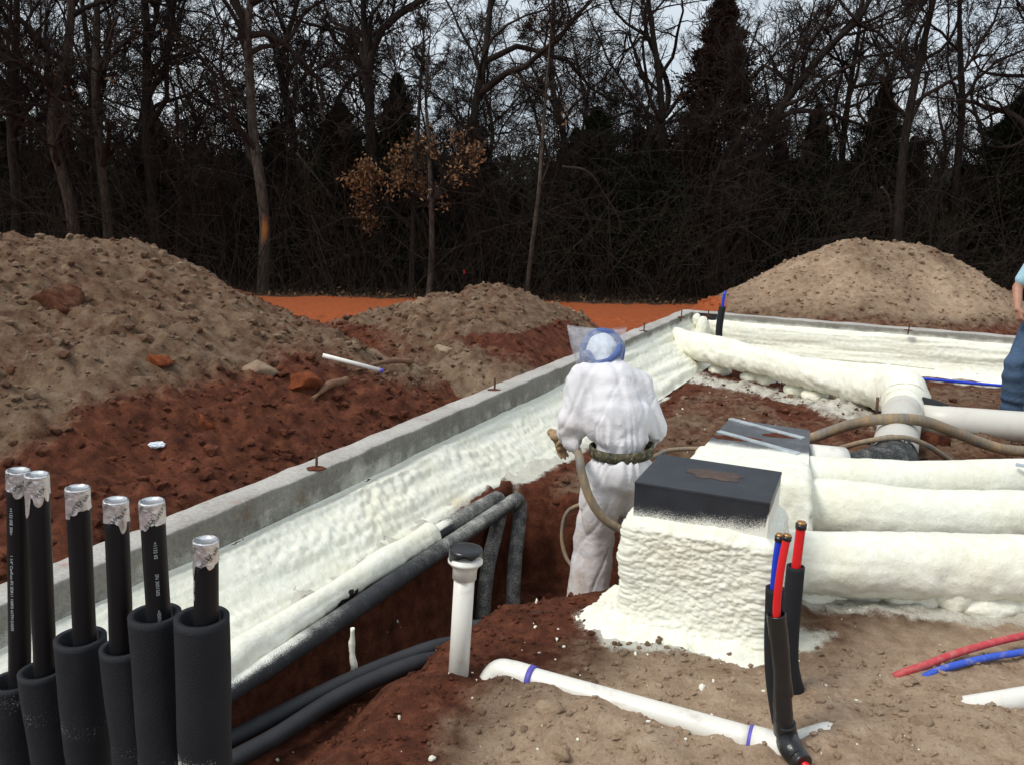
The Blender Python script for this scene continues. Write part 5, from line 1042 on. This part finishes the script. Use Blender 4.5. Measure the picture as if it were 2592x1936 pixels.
# thin saplings that tangle the edge of the wood
SAP = []
for k in range(4):
    h_ = TR.uniform(4.2, 6.2); SAP.append(oak([(0, 0, 0)]+[(TR.normal(0, .22), TR.normal(0, .22), h_*q) for q in (.25, .5, .75, 1.0)], TR.uniform(.045, .065), limbs=17, lo=.14, dens=.95, limb_len=(.25, .5)))
for i in range(34):
    Yd = TR.uniform(18.2, 22.5); px = -120+2450*(i+TR.uniform(0, 1))/34; xx = DY(px, 500, Yd).x
    place_tree('sapling_tree', SAP[i % 4], (xx, Yd, gz(xx, Yd)-.05), TR.uniform(0, 6.28), TR.uniform(.8, 1.15)*(0.68 if px > 1720 else 1.0), 'thin twiggy bare sapling tangled into the edge of the wood', 'saplings at the edge of the wood', BARK, 'sapling_tree')
# cedars
def cedar(h, rmax, n, lean=0.0):
    u = TR.random(n)**0.75; z = h*(0.06+0.94*u); rr = rmax*(1-u)**0.85*(0.6+0.4*np.sin(z*7+TR.uniform(0, 6))**2)*TR.uniform(0.2, 1.05, n)**0.5*np.where(TR.random(n) < .12, 1.35, 1.0); a = TR.uniform(0, 6.28, n)+0.4*np.sin(z*3)
    lob = 1+0.25*np.sin(a*3+z*1.7)+0.3*np.sin(a*7+z*4)+0.25*np.sin(a*2-z*2.6); P = np.stack([rr*lob*np.cos(a), rr*lob*np.sin(a), z+0.25*rr], 1)
    out = unit(np.stack([np.cos(a), np.sin(a), np.full(n, .7)], 1)+TR.normal(0, .45, (n, 3))); w = unit(np.cross(out, TR.normal(0, 1, (n, 3)))); s = 0.055*TR.uniform(.6, 1.6, (n, 1))
    V = np.stack([P, P+out*s*.6+w*s*.28, P+out*s*1.7, P+out*s*.6-w*s*.28], 1).reshape(-1, 3)
    cm = mesh_np('crown', V, np.arange(n*4).reshape(n, 4), None, False); tm = tube('trunk', [(0, 0, 0), (.03, .02, h*.5), (0, 0, h*.97)], [h*.018, h*.012, .01], 8, 8); return tm, cm
CED = [cedar(5.2, 1.3, 34000), cedar(4.2, 1.5, 34000), cedar(6.6, 1.4, 46000)]
def place_cedar(k, x, Yd, sc, label, mt=CEDAR, group='cedars in the wood', sxy=1.0):
    root = thing('cedar_tree', label, 'tree', (0, 0, 0), group); root.location = (x, Yd, gz(x, Yd)-.05); root.rotation_euler = (0, 0, TR.uniform(0, 6.28)); root.scale = (sc*sxy, sc*sxy, sc)
    link('trunk', CED[k][0], BARK, root)
    cm = CED[k][1]
    if mt is not CEDAR: cm = cm.copy(); cm.materials.clear()
    link('crown', cm, mt, root)
def pxx(px, Yd): return DY(px, 500, Yd).x
place_cedar(2, pxx(1530, 20.5), 20.5, 1.05, 'tall dense bronze-brown cedar right of centre', CEDARR, sxy=1.0)
place_cedar(0, pxx(860, 20.5), 20.5, .90, 'dark green cedar behind the tan-leaved oaks'); place_cedar(1, pxx(1280, 20), 20.0, .95, 'round dark cedar left of the bronze one')
place_cedar(0, pxx(1880, 21), 21, .92, 'pointed cedar rising behind the flat-topped heap'); place_cedar(1, pxx(2170, 19.5), 19.5, 1.05, 'green cedar at the right edge of the wood', sxy=1.1)
place_cedar(1, pxx(740, 20), 20, .95, 'dark cedar left of the big forked oak'); place_cedar(0, pxx(1745, 19.8), 19.8, .8, 'cedar in front of the leaning oak')
for i in range(34):
    Yd = TR.uniform(18.9, 27); px = -150+2500*(i+TR.uniform(.1, .9))/34; place_cedar(i % 2, pxx(px, Yd), Yd, TR.uniform(.45, .85), 'dark cedar half hidden among the bare trunks of the wood', CEDAR if i % 4 else CEDARR, 'cedars hidden in the wood', 1.15)
# brush: thin stems and tangled twigs that nobody could count
nb = 10000; bx = TR.uniform(-17, 17, nb); by = 17.6+TR.random(nb)**1.4*13; bx *= by/20
S = np.stack([bx, by, -0.3+0*bx], 1); D_ = np.stack([TR.normal(0, .26, nb), TR.normal(0, .22, nb), np.ones(nb)], 1)
b1 = branch_set(S, D_, (0.5+4.3*TR.random(nb)**2.2), TR.uniform(.005, .014, nb), 5, .20, .03)
b2 = branch_set(*spawn(b1[0], b1[1], 4, .2, 1, (.4, 1.2), (.25, .7), (.5, .8)), 3, .3, -.02)
me = mesh_np('underbrush', *merge([tubes_batch(b1[0], b1[1], 3), tubes_batch(b2[0], np.maximum(b2[1], .0038), 3)]), None, True); link('underbrush', me, BRUSH, kind='stuff')
# far wood closing the view behind
nb = 5000; by = TR.uniform(32, 48, nb); bx = TR.uniform(-1, 1, nb)*by*0.85; S = np.stack([bx, by, -0.3+0*bx], 1); D_ = np.stack([TR.normal(0, .16, nb), TR.normal(0, .16, nb), np.ones(nb)], 1)
b1 = branch_set(S, D_, TR.uniform(1.5, 5.0, nb), TR.uniform(.02, .06, nb), 5, .14, .05); b2 = branch_set(*spawn(b1[0], b1[1], 6, .2, 1, (.4, 1.1), (.25, .6), (.4, .7)), 3, .28, .02)
lv, lf = leaf_cards(np.stack([TR.uniform(-1, 1, 26000)*38, TR.uniform(34, 48, 26000), -0.3+3.6*TR.random(26000)**1.3], 1), .30, .1)
me = mesh_np('far_wood', *merge([tubes_batch(b1[0], b1[1], 3), tubes_batch(b2[0], np.maximum(b2[1], .006), 3), (lv, lf)]), None, True); link('far_wood', me, CEDAR, kind='stuff')
# fallen leaves and sticks along the edge
lv, lf = leaf_cards(np.stack([TR.uniform(-14, 14, 9000), 17.2+TR.random(9000)*4, -0.27+0.05*TR.random(9000)], 1), .05, .02); link('leaf_litter', mesh_np('leaf_litter', lv, lf, None, False), make_leaf('dull_litter', (0.05, 0.03, 0.018), (0.16, 0.10, 0.06)), kind='stuff')
for i, (pp, lb) in enumerate((([(1215, 360), (1270, 372), (1305, 420), (1340, 480), (1330, 520)], 'pale dead bough hanging in front of the dark wood right of centre'), ([(1905, 405), (1920, 430), (1928, 470)], 'short pale broken bough above the flat-topped heap'), ([(640, 330), (680, 380), (720, 430)], 'pale dead bough slanting left of the forked oak'))):
    link('dead_bough', tube('dead_bough', [DY(a, b, 18.6+.1*j) for j, (a, b) in enumerate(pp)], [.03, .026, .02, .015, .01][:len(pp)], 8, 20, True, lambda P, n, u: 0.03*fbm(P[:, 0]*5, P[:, 1]*5, P[:, 2]*5, 2, 3)), BARKP, None, lb, 'branch')
fl = DY(1000, 588, 17.9); flag = thing('marker_flag', 'tiny red marker flag at the edge of the wood', 'flag', (fl.x, fl.y, -.3))
part('stick', tube('stick', [(fl.x, fl.y, -.3), (fl.x, fl.y, fl.z+.06)], .004, 6, 2), STEEL, flag); part('pennant', hexa('pennant', [Vector((fl.x+a*.6, fl.y+b, fl.z+c*.7)) for a, b, c in ((0, 0, -.06), (.10, .01, -.05), (.10, .013, -.05), (0, .003, -.06), (0, 0, .06), (.10, .01, .05), (.10, .013, .05), (0, .003, .06))]), REDPEX, flag)

# ------------------------------------------------------------------ people: limbs blended into one skin
def capsule_mesh(chains):
    """chains: list of lists of ((x,y,z), r) ; every segment a tapered capsule"""
    v0, f0 = ICO2; vs, fs, o = [], [], 0
    for ch in chains:
        for (a, ra), (b, rb) in zip(ch[:-1], ch[1:]):
            a = np.array(tuple(a)); b = np.array(tuple(b)); n = max(2, int(np.linalg.norm(b-a)/(min(ra, rb)*0.35))+1)
            for u in np.linspace(0, 1, n): vs.append(v0*(ra+(rb-ra)*u)+a+(b-a)*u); fs.append(f0+o); o += len(v0)
    return np.vstack(vs), np.vstack(fs)
def skin(name, chains, voxel=0.012, smooth=6):
    v, f = capsule_mesh(chains); me = mesh_np(name, v, None, f, True); o = bpy.data.objects.new(name, me); COL.objects.link(o)
    rm = o.modifiers.new('r', 'REMESH'); rm.mode = 'VOXEL'; rm.voxel_size = voxel
    sm = o.modifiers.new('s', 'SMOOTH'); sm.factor = 0.5; sm.iterations = smooth
    dg = bpy.context.evaluated_depsgraph_get(); m2 = bpy.data.meshes.new_from_object(o.evaluated_get(dg)); bpy.data.objects.remove(o); bpy.data.meshes.remove(me)
    m2.polygons.foreach_set('use_smooth', np.ones(len(m2.polygons), bool)); m2.materials.clear(); return m2
def vnorm(me):
    a = np.empty(len(me.vertices)*3, np.float32); me.vertices.foreach_get('normal', a); return a.reshape(-1, 3).astype(float)
def hand_chains(w, fdir, pdir, side, k=1.0):
    """palm and five fingers from the wrist: fdir fingers' direction, pdir palm's facing, side = thumb side"""
    w = np.array(tuple(w)); f = unit(np.array(fdir, float)); p = unit(np.array(pdir, float)-f*np.dot(pdir, f)); s = np.cross(f, p)*side; ch = []
    for i, (off, ln) in enumerate(((.030, .072), (.010, .080), (-.010, .074), (-.029, .058))):
        b = w+f*.088*k+s*off*k; ch.append([(w+s*off*.6*k, .016*k), (b, .0125*k), (b+(f*.75+p*.55)*ln*.5*k, .0095*k), (b+(f*.95+p*1.5)*ln*.62*k, .0088*k), (b+(f*.65+p*2.1)*ln*.62*k, .0080*k)])
    ch.append([(w+s*.012*k, .017*k), (w+f*.030*k+s*.038*k+p*.010, .013*k), (w+f*.058*k+s*.050*k+p*.026, .0105*k), (w+f*.082*k+s*.044*k+p*.040, .0090*k)]); return ch
# worker in the pit --------------------------------------------------
wk = thing('person', 'person in white coverall with clear bag over hooded head, spraying foam from the pit', 'person', tuple(Vector((0.42, 4.75, -0.62))))
Yw = 4.72
pel = DY(1342, 1010, Yw); wst = DY(1343, 968, Yw+.02); chl = DY(1330, 900, Yw+.08); chh = DY(1322, 838, Yw+.16); nek = DY(1306, 790, Yw+.24)
shl, shr = DY(1262, 815, Yw+.16), DY(1378, 835, Yw+.18); ell, elr = DY(1234, 918, Yw+.10), DY(1412, 925, Yw+.16)
wrl, wrr = DY(1224, 945, Yw+.36), DY(1375, 985, Yw+.40)
hl, hr = DY(1305, 1030, Yw), DY(1378, 1030, Yw+.03); kl, kr = DY(1283, 1165, Yw+.06), DY(1374, 1165, Yw+.12); al, ar = DY(1266, 1330, Yw), DY(1366, 1335, Yw+.20); al.z = -.54; ar.z = -.54
body = skin('body', [[(pel, .165), (wst, .150), (chl, .190), (chh, .175), (nek, .085)], [(chh, .16), (shl, .098)], [(chh, .16), (shr, .098)], [(chl+Vector((-.05, 0, 0)), .15), (chl+Vector((.07, 0, 0)), .15)],
    [(shl, .100), (ell, .088), (ell+(wrl-ell)*.4, .078), (wrl, .052)], [(shl+Vector((-.03, 0, -.05)), .098), (ell+Vector((.015, 0, -.10)), .070)], [(shr, .100), (elr, .086), (wrr, .055)],
    [(pel, .16), (hl, .130), (kl, .126), (kl*0.5+al*0.5, .132), (al, .138)], [(pel, .16), (hr, .125), (kr, .100), (ar, .100)]], 0.0115, 9)
v = verts(body); n = vnorm(body); ctr = np.array(tuple(wst)); dz = v[:, 2]-ctr[2]; ang = np.arctan2(v[:, 1]-ctr[1], v[:, 0]-ctr[0])
gath = 0.011*np.sin(ang*17+2*np.sin(ang*5))*np.exp(-(dz/0.16)**2)*(np.abs(v[:, 0]-ctr[0]) < .27)
cre = lambda q, w: np.exp(-(q/w)**2)
fold = 0.010*fbm(v[:, 0]*5, v[:, 1]*5, v[:, 2]*1.6, 2, 201)-0.011*cre(fbm(v[:, 0]*6+v[:, 2]*2.2, v[:, 1]*5, v[:, 2]*0.8, 2, 205), .05)-0.008*cre(fbm(v[:, 0]*7-v[:, 2]*3, v[:, 1]*6, v[:, 2]*1.6+3, 2, 207), .04)+0.009*fbm(v[:, 0]*14+v[:, 2]*4, v[:, 1]*10, v[:, 2]*2, 2, 208)+0.006*fbm(v[:, 0]*4, v[:, 1]*4, v[:, 2]*9, 2, 209)*(dz < -.15)
pinch = -0.030*np.exp(-((dz)/0.035)**2)*(np.hypot(v[:, 0]-ctr[0], v[:, 1]-ctr[1]) < .24)
knee = 0.006*np.sin((v[:, 2]*38)+6*fbm(v[:, 0]*3, v[:, 1]*3, o=2, seed=4))*np.exp(-((v[:, 2]-(kl.z-.02))/0.09)**2)
sw = 0.009*np.sin(v[:, 2]*45+v[:, 0]*20)*np.exp(-(((v[:, 0]-ell.x)/.11)**2+((v[:, 2]-ell.z)/.10)**2))
set_verts(body, v+n*(gath+fold+pinch+knee+sw)[:, None])
soil_ = np.clip(1.0*sstep(0.0, -0.6, dz)+0.55*np.exp(-(((v[:, 0]-ell.x)/.12)**2+((v[:, 2]-ell.z+.05)/.12)**2))+0.1, 0, 1); fattr(body, 'spray', soil_)
part('body', body, TYVEK, wk, 'baggy white coverall')
# belt
bc = np.array(tuple(DY(1343, 973, Yw+.02))); a = np.linspace(0, 2*math.pi, 72, endpoint=False); rx, ry = .178, .149
ring = np.stack([bc[0]+rx*np.cos(a)*(1+.02*np.sin(a*5)), bc[1]+ry*np.sin(a), bc[2]+.010*np.cos(a)+.012*np.cos(a)**2-.004], 1); out = np.stack([np.cos(a)/rx, np.sin(a)/ry, 0*a], 1); out = unit(out)
V = np.stack([ring-out*.004+np.array([0, 0, -.031]), ring+out*.005+np.array([0, 0, -.029]), ring+out*.006+np.array([0, 0, .029]), ring-out*.004+np.array([0, 0, .031])], 0).reshape(-1, 3)
part('belt', mesh_np('belt', V, np.vstack([grid_faces(4, 72, True)]), None, True), CAMO, wk, 'dirty camouflage belt')
# hooded head
hd = DY(1300, 762, Yw+.30)
head = skin('head', [[(hd+Vector((0, 0, -.08)), .088), (hd, .108), (hd+Vector((-.005, .03, .035)), .102)], [(nek, .085), (hd+Vector((0, .0, -.07)), .082)], [(hd+Vector((0, .09, -.03)), .03), (hd+Vector((-.005, .125, -.045)), .016)]], .009, 4)
v = verts(head); n = vnorm(head); set_verts(head, v+n*(0.010*fbm(v[:, 0]*16, v[:, 1]*16, v[:, 2]*16, 3, 31))[:, None]); fattr(head, 'spray', np.zeros(len(v))); part('hood', head, HOODM, wk, 'pale fabric hood')
band = [hd+Vector((.113*math.cos(q), .035+.02*math.sin(q), -.005+.128*math.sin(q))) for q in np.linspace(-.35, math.pi+.35, 15)]; band = [p+Vector((0, -.05, .0)) for p in band]
part('head_band', tube('head_band', band, [.016, .024, .026, .024, .026, .024, .016], 10, 50, True, lambda P, n_, u: .006*fbm(P[:, 0]*30, P[:, 1]*30, P[:, 2]*30, 2, 3)), BLUECLOTH, wk, 'blue cloth band around the hood')
part('neck_cloth', tube('neck_cloth', [DY(1262, 780, Yw+.26), DY(1268, 765, Yw+.22), DY(1285, 783, Yw+.17), DY(1310, 779, Yw+.15), DY(1333, 765, Yw+.18), DY(1339, 748, Yw+.24)], [.022, .024, .014, .013, .022, .018], 12, 50, True, lambda P, n_, u: .012*fbm(P[:, 0]*25, P[:, 1]*25, P[:, 2]*25, 3, 9)), BLUECLOTH, wk, 'blue cloth at the neck')
# clear bag pulled over the head
c1, c2 = DY(1224, 705, Yw+.30), DY(1354, 711, Yw+.32); b1_, b2_ = DY(1244, 790, Yw+.28), DY(1344, 772, Yw+.28)
nb_, mb = 30, 64; rows = []
for k in range(nb_):
    u = k/(nb_-1); lft = np.array(tuple(c1))*(1-u)+np.array(tuple(b1_))*u; rgt = np.array(tuple(c2))*(1-u)+np.array(tuple(b2_))*u; mid = (lft+rgt)/2; hw = (rgt-lft)/2; dep = .008+.135*math.sin(min(1, u*1.15)*math.pi/2)
    for j in range(mb):
        q = 2*math.pi*j/mb; cc, ss = math.cos(q), math.sin(q); cc = math.copysign(abs(cc)**.8, cc)
        p = mid+hw*cc+np.array([0, dep*ss, 0]); p[2] += 0.010*math.sin(q*2+1)*(1-u)+0.004*math.sin(q*9)*u; rows.append(p)
P = np.array(rows); P += 0.014*np.stack([fbm(P[:, 0]*14, P[:, 1]*14, P[:, 2]*14, 3, s_) for s_ in (1, 2, 3)], 1)
F = grid_faces(nb_, mb, True); j = np.arange(mb//2-1)
topf = np.stack([(j+1) % mb, j+2, (mb-1-j-1) % mb, (mb-1-j) % mb], 1)[:-1]
part('clear_bag', mesh_np('clear_bag', P, F, None, True), FILM, wk, 'clear plastic bag over the head')
# gloves and gun
fd_ = np.array(tuple(wrl-ell)); gl_ = skin('glove', hand_chains(wrl, fd_*.6+np.array([-.06, .05, 0]), (0.2, .3, -1), 1, 1.12)+[[(ell+(wrl-ell)*.75, .036), (wrl, .034)]], .005, 2); part('glove', gl_, GLOVE, wk, 'dirty tan glove')
gr_ = skin('glove', hand_chains(wrr, (-.6, .8, 0), (0, .2, -1), -1, 1.12)+[[(elr+(wrr-elr)*.8, .036), (wrr, .034)]], .005, 2); part('glove', gr_, GLOVE, wk)
for a_, kk in ((al, kl), (ar, kr)):
    bt_ = skin('boot', [[(a_+Vector((0, 0, .06)), .062), (a_+Vector((0, .02, -.02)), .055), (a_+Vector((-.02, .15, -.035)), .043), (a_+Vector((-.02, .19, -.04)), .036)], [(a_+Vector((0, -.04, -.03)), .045), (a_, .05)]], .008, 4); part('boot', bt_, BOOT, wk)
gp = DY(1207, 943, Yw+.42); gun = thing('spray_gun', 'small dirt-caked spray gun held in the worker\'s left glove', 'spray gun', tuple(gp))
gm = skin('gun_body', [[(gp+Vector((.03, 0, 0)), .040), (gp+Vector((-.035, .06, .005)), .032), (gp+Vector((-.06, .10, .005)), .013)], [(gp, .036), (gp+Vector((.01, -.02, -.06)), .028)], [(gp+Vector((.0, -.03, .015)), .034), (gp+Vector((-.03, -.02, .01)), .032)]], .006, 1)
v = verts(gm); n = vnorm(gm); set_verts(gm, v+n*(0.02*fbm(v[:, 0]*30, v[:, 1]*30, v[:, 2]*30, 3, 6))[:, None]); part('gun_body', gm, GLOVE, gun)
hose('grey wrapped hose hanging from the worker\'s hip down behind the box', [DY(1238, 955, Yw+.36), DY(1248, 975, Yw+.10), DY(1252, 990, Yw-.16), DY(1258, 1025, Yw-.20), DY(1274, 1075, Yw-.22), DY(1300, 1115, Yw-.22), DY(1335, 1140, Yw-.20), DY(1380, 1160, Yw-.15), Vector((.70, 4.55, .02)), Vector((.82, 4.7, .03)), Vector((.95, 4.9, .03))], .024, 70)
hose('thin brown hose crossing the pad from the worker to the metal top', [DY(1372, 1000, Yw+.2), DZ(1415, 985, .08), DZ(1440, 973, .06), DZ(1480, 969, .06), DZ(1530, 968, .06), DZ(1620, 962, .05)], .016, 30)
hose('thin dark hose looping in the pit behind the worker\'s legs', [DY(1262, 1085, Yw+.4), DY(1226, 1105, Yw+.45), DY(1214, 1150, Yw+.45), DY(1222, 1200, Yw+.4), DY(1250, 1240, Yw+.3)], .013, 30)

# man standing at the right edge --------------------------------------
Ym = 7.85; gm_z = gz(5.0, Ym)
mn = thing('person', 'person in blue jeans and pale blue T-shirt standing at the right edge', 'person', tuple(Vector((DY(2255, 900, Ym).x, Ym, gm_z))))
cx_ = DY(2262, 700, Ym).x; zz = gm_z
hip = Vector((cx_, Ym, zz+.93)); wai = Vector((cx_, Ym, zz+1.05)); che = Vector((cx_, Ym+.02, zz+1.30)); nk = Vector((cx_, Ym, zz+1.50)); hh = Vector((cx_, Ym-.02, zz+1.66))
sL, sR = Vector((cx_-.19, Ym, zz+1.43)), Vector((cx_+.19, Ym, zz+1.43)); eL = DY(2198, 622, Ym+.02); wL = DY(2198, 668, Ym-.08); eR, wR = Vector((cx_+.28, Ym, zz+1.13)), Vector((cx_+.30, Ym-.08, zz+.88))
kL, aL_ = DY(2190, 795, Ym-.05), DY(2186, 880, Ym); aL_.z = zz+.09; kR, aR_ = Vector((cx_+.13, Ym-.03, zz+.50)), Vector((cx_+.15, Ym+.05, zz+.09)); hL, hR = Vector((cx_-.10, Ym, zz+.90)), Vector((cx_+.10, Ym, zz+.90))
fl_ = wL+Vector((0, 0, 0))
mb_ = skin('body', [[(hip, .13), (wai, .12), (che, .135), (nk, .06), (hh+Vector((0, 0, -.07)), .062)], [(che, .12), (sL, .062), (eL, .044), (eL*.45+wL*.55, .040), (wL, .029)], [(che, .12), (sR, .062), (eR, .044), (wR, .029)], [(hip, .12), (hL, .085), (kL, .058), (aL_, .042), (aL_+Vector((-.02, -.13, -.05)), .034)], [(hip, .12), (hR, .085), (kR, .058), (aR_, .042), (aR_+Vector((.02, -.13, -.05)), .034)],
    [(hh+Vector((0, .01, .02)), .094), (hh+Vector((0, -.02, -.04)), .078), (hh+Vector((0, -.045, -.085)), .045)], [(hh+Vector((0, -.095, -.01)), .012), (hh+Vector((0, -.112, -.035)), .015)], [(hh+Vector((-.09, .01, -.02)), .016), (hh+Vector((-.092, .012, .012)), .016)], [(hh+Vector((.09, .01, -.02)), .016), (hh+Vector((.092, .012, .012)), .016)], [(hh+Vector((-.02, -.098, -.066)), .008), (hh+Vector((.02, -.098, -.066)), .008)]]
    + hand_chains(wL, (0.25, -.15, -1), (.9, .2, 0), 1)+hand_chains(wR, (0, -.1, -1), (-1, 0, 0), -1), .006, 3)
part('body', mb_, SKIN, mn, 'bare forearm and face')
for sx in (-1, 1): part('eye', xform(mesh_np('eye', ICO2[0]*.012, None, ICO2[1], True), Matrix.Translation(hh+Vector((sx*.033, -.088, .008)))), LENS, mn)
hr_ = skin('hair', [[(hh+Vector((0, .035, .055)), .088), (hh+Vector((0, .05, -.01)), .082)], [(hh+Vector((0, -.03, .085)), .05), (hh+Vector((0, .04, .07)), .085)]], .008, 3); part('hair', hr_, HAIR, mn, 'short brown hair')
sh = skin('shirt', [[(hip+Vector((0, 0, .02)), .150), (wai, .142), (che, .155), (nk+Vector((0, 0, -.06)), .075)], [(che, .14), (sL, .082), (sL*.35+eL*.65, .072)], [(che, .14), (sR, .082), (sR*.35+eR*.65, .072)]], .010, 4)
v = verts(sh); n = vnorm(sh); set_verts(sh, v+n*(0.018*fbm(v[:, 0]*8, v[:, 1]*8, v[:, 2]*5, 3, 61))[:, None]); fattr(sh, 'spray', np.zeros(len(v))); part('shirt', sh, SHIRT, mn, 'pale blue T-shirt')
jn = skin('jeans', [[(wai+Vector((0, 0, -.03)), .138), (hip+Vector((0, 0, -.02)), .150)], [(hip, .14), (hL, .112), (kL, .094), (kL*.5+aL_*.5, .098), (aL_+Vector((0, 0, .0)), .102)], [(hip, .14), (hR, .112), (kR, .094), (aR_+Vector((0, 0, .02)), .095)]], .010, 4)
v = verts(jn); n = vnorm(jn); kn = 0.010*np.sin(v[:, 2]*42+5*fbm(v[:, 0]*4, v[:, 1]*4, o=2, seed=3))*np.exp(-((v[:, 2]-(kL.z))/.14)**2)+0.009*np.sin(v[:, 2]*60+v[:, 0]*10)*np.exp(-((v[:, 2]-(aL_.z+.08))/.07)**2)
set_verts(jn, v+n*(kn+0.016*fbm(v[:, 0]*9, v[:, 1]*9, v[:, 2]*5, 3, 66))[:, None]); fattr(jn, 'spray', np.clip(.6+fbm(v[:, 0]*5, v[:, 1]*5, v[:, 2]*3, 3, 8), 0, 1)); part('jeans', jn, DENIM, mn, 'worn blue jeans')
for a_ in (aL_, aR_): part('shoe', skin('shoe', [[(a_+Vector((0, .03, -.04)), .046), (a_+Vector((0, -.03, -.03)), .048), (a_+Vector((0, -.15, -.048)), .04), (a_+Vector((0, -.19, -.052)), .034)]], .008, 3), BOOT, mn)
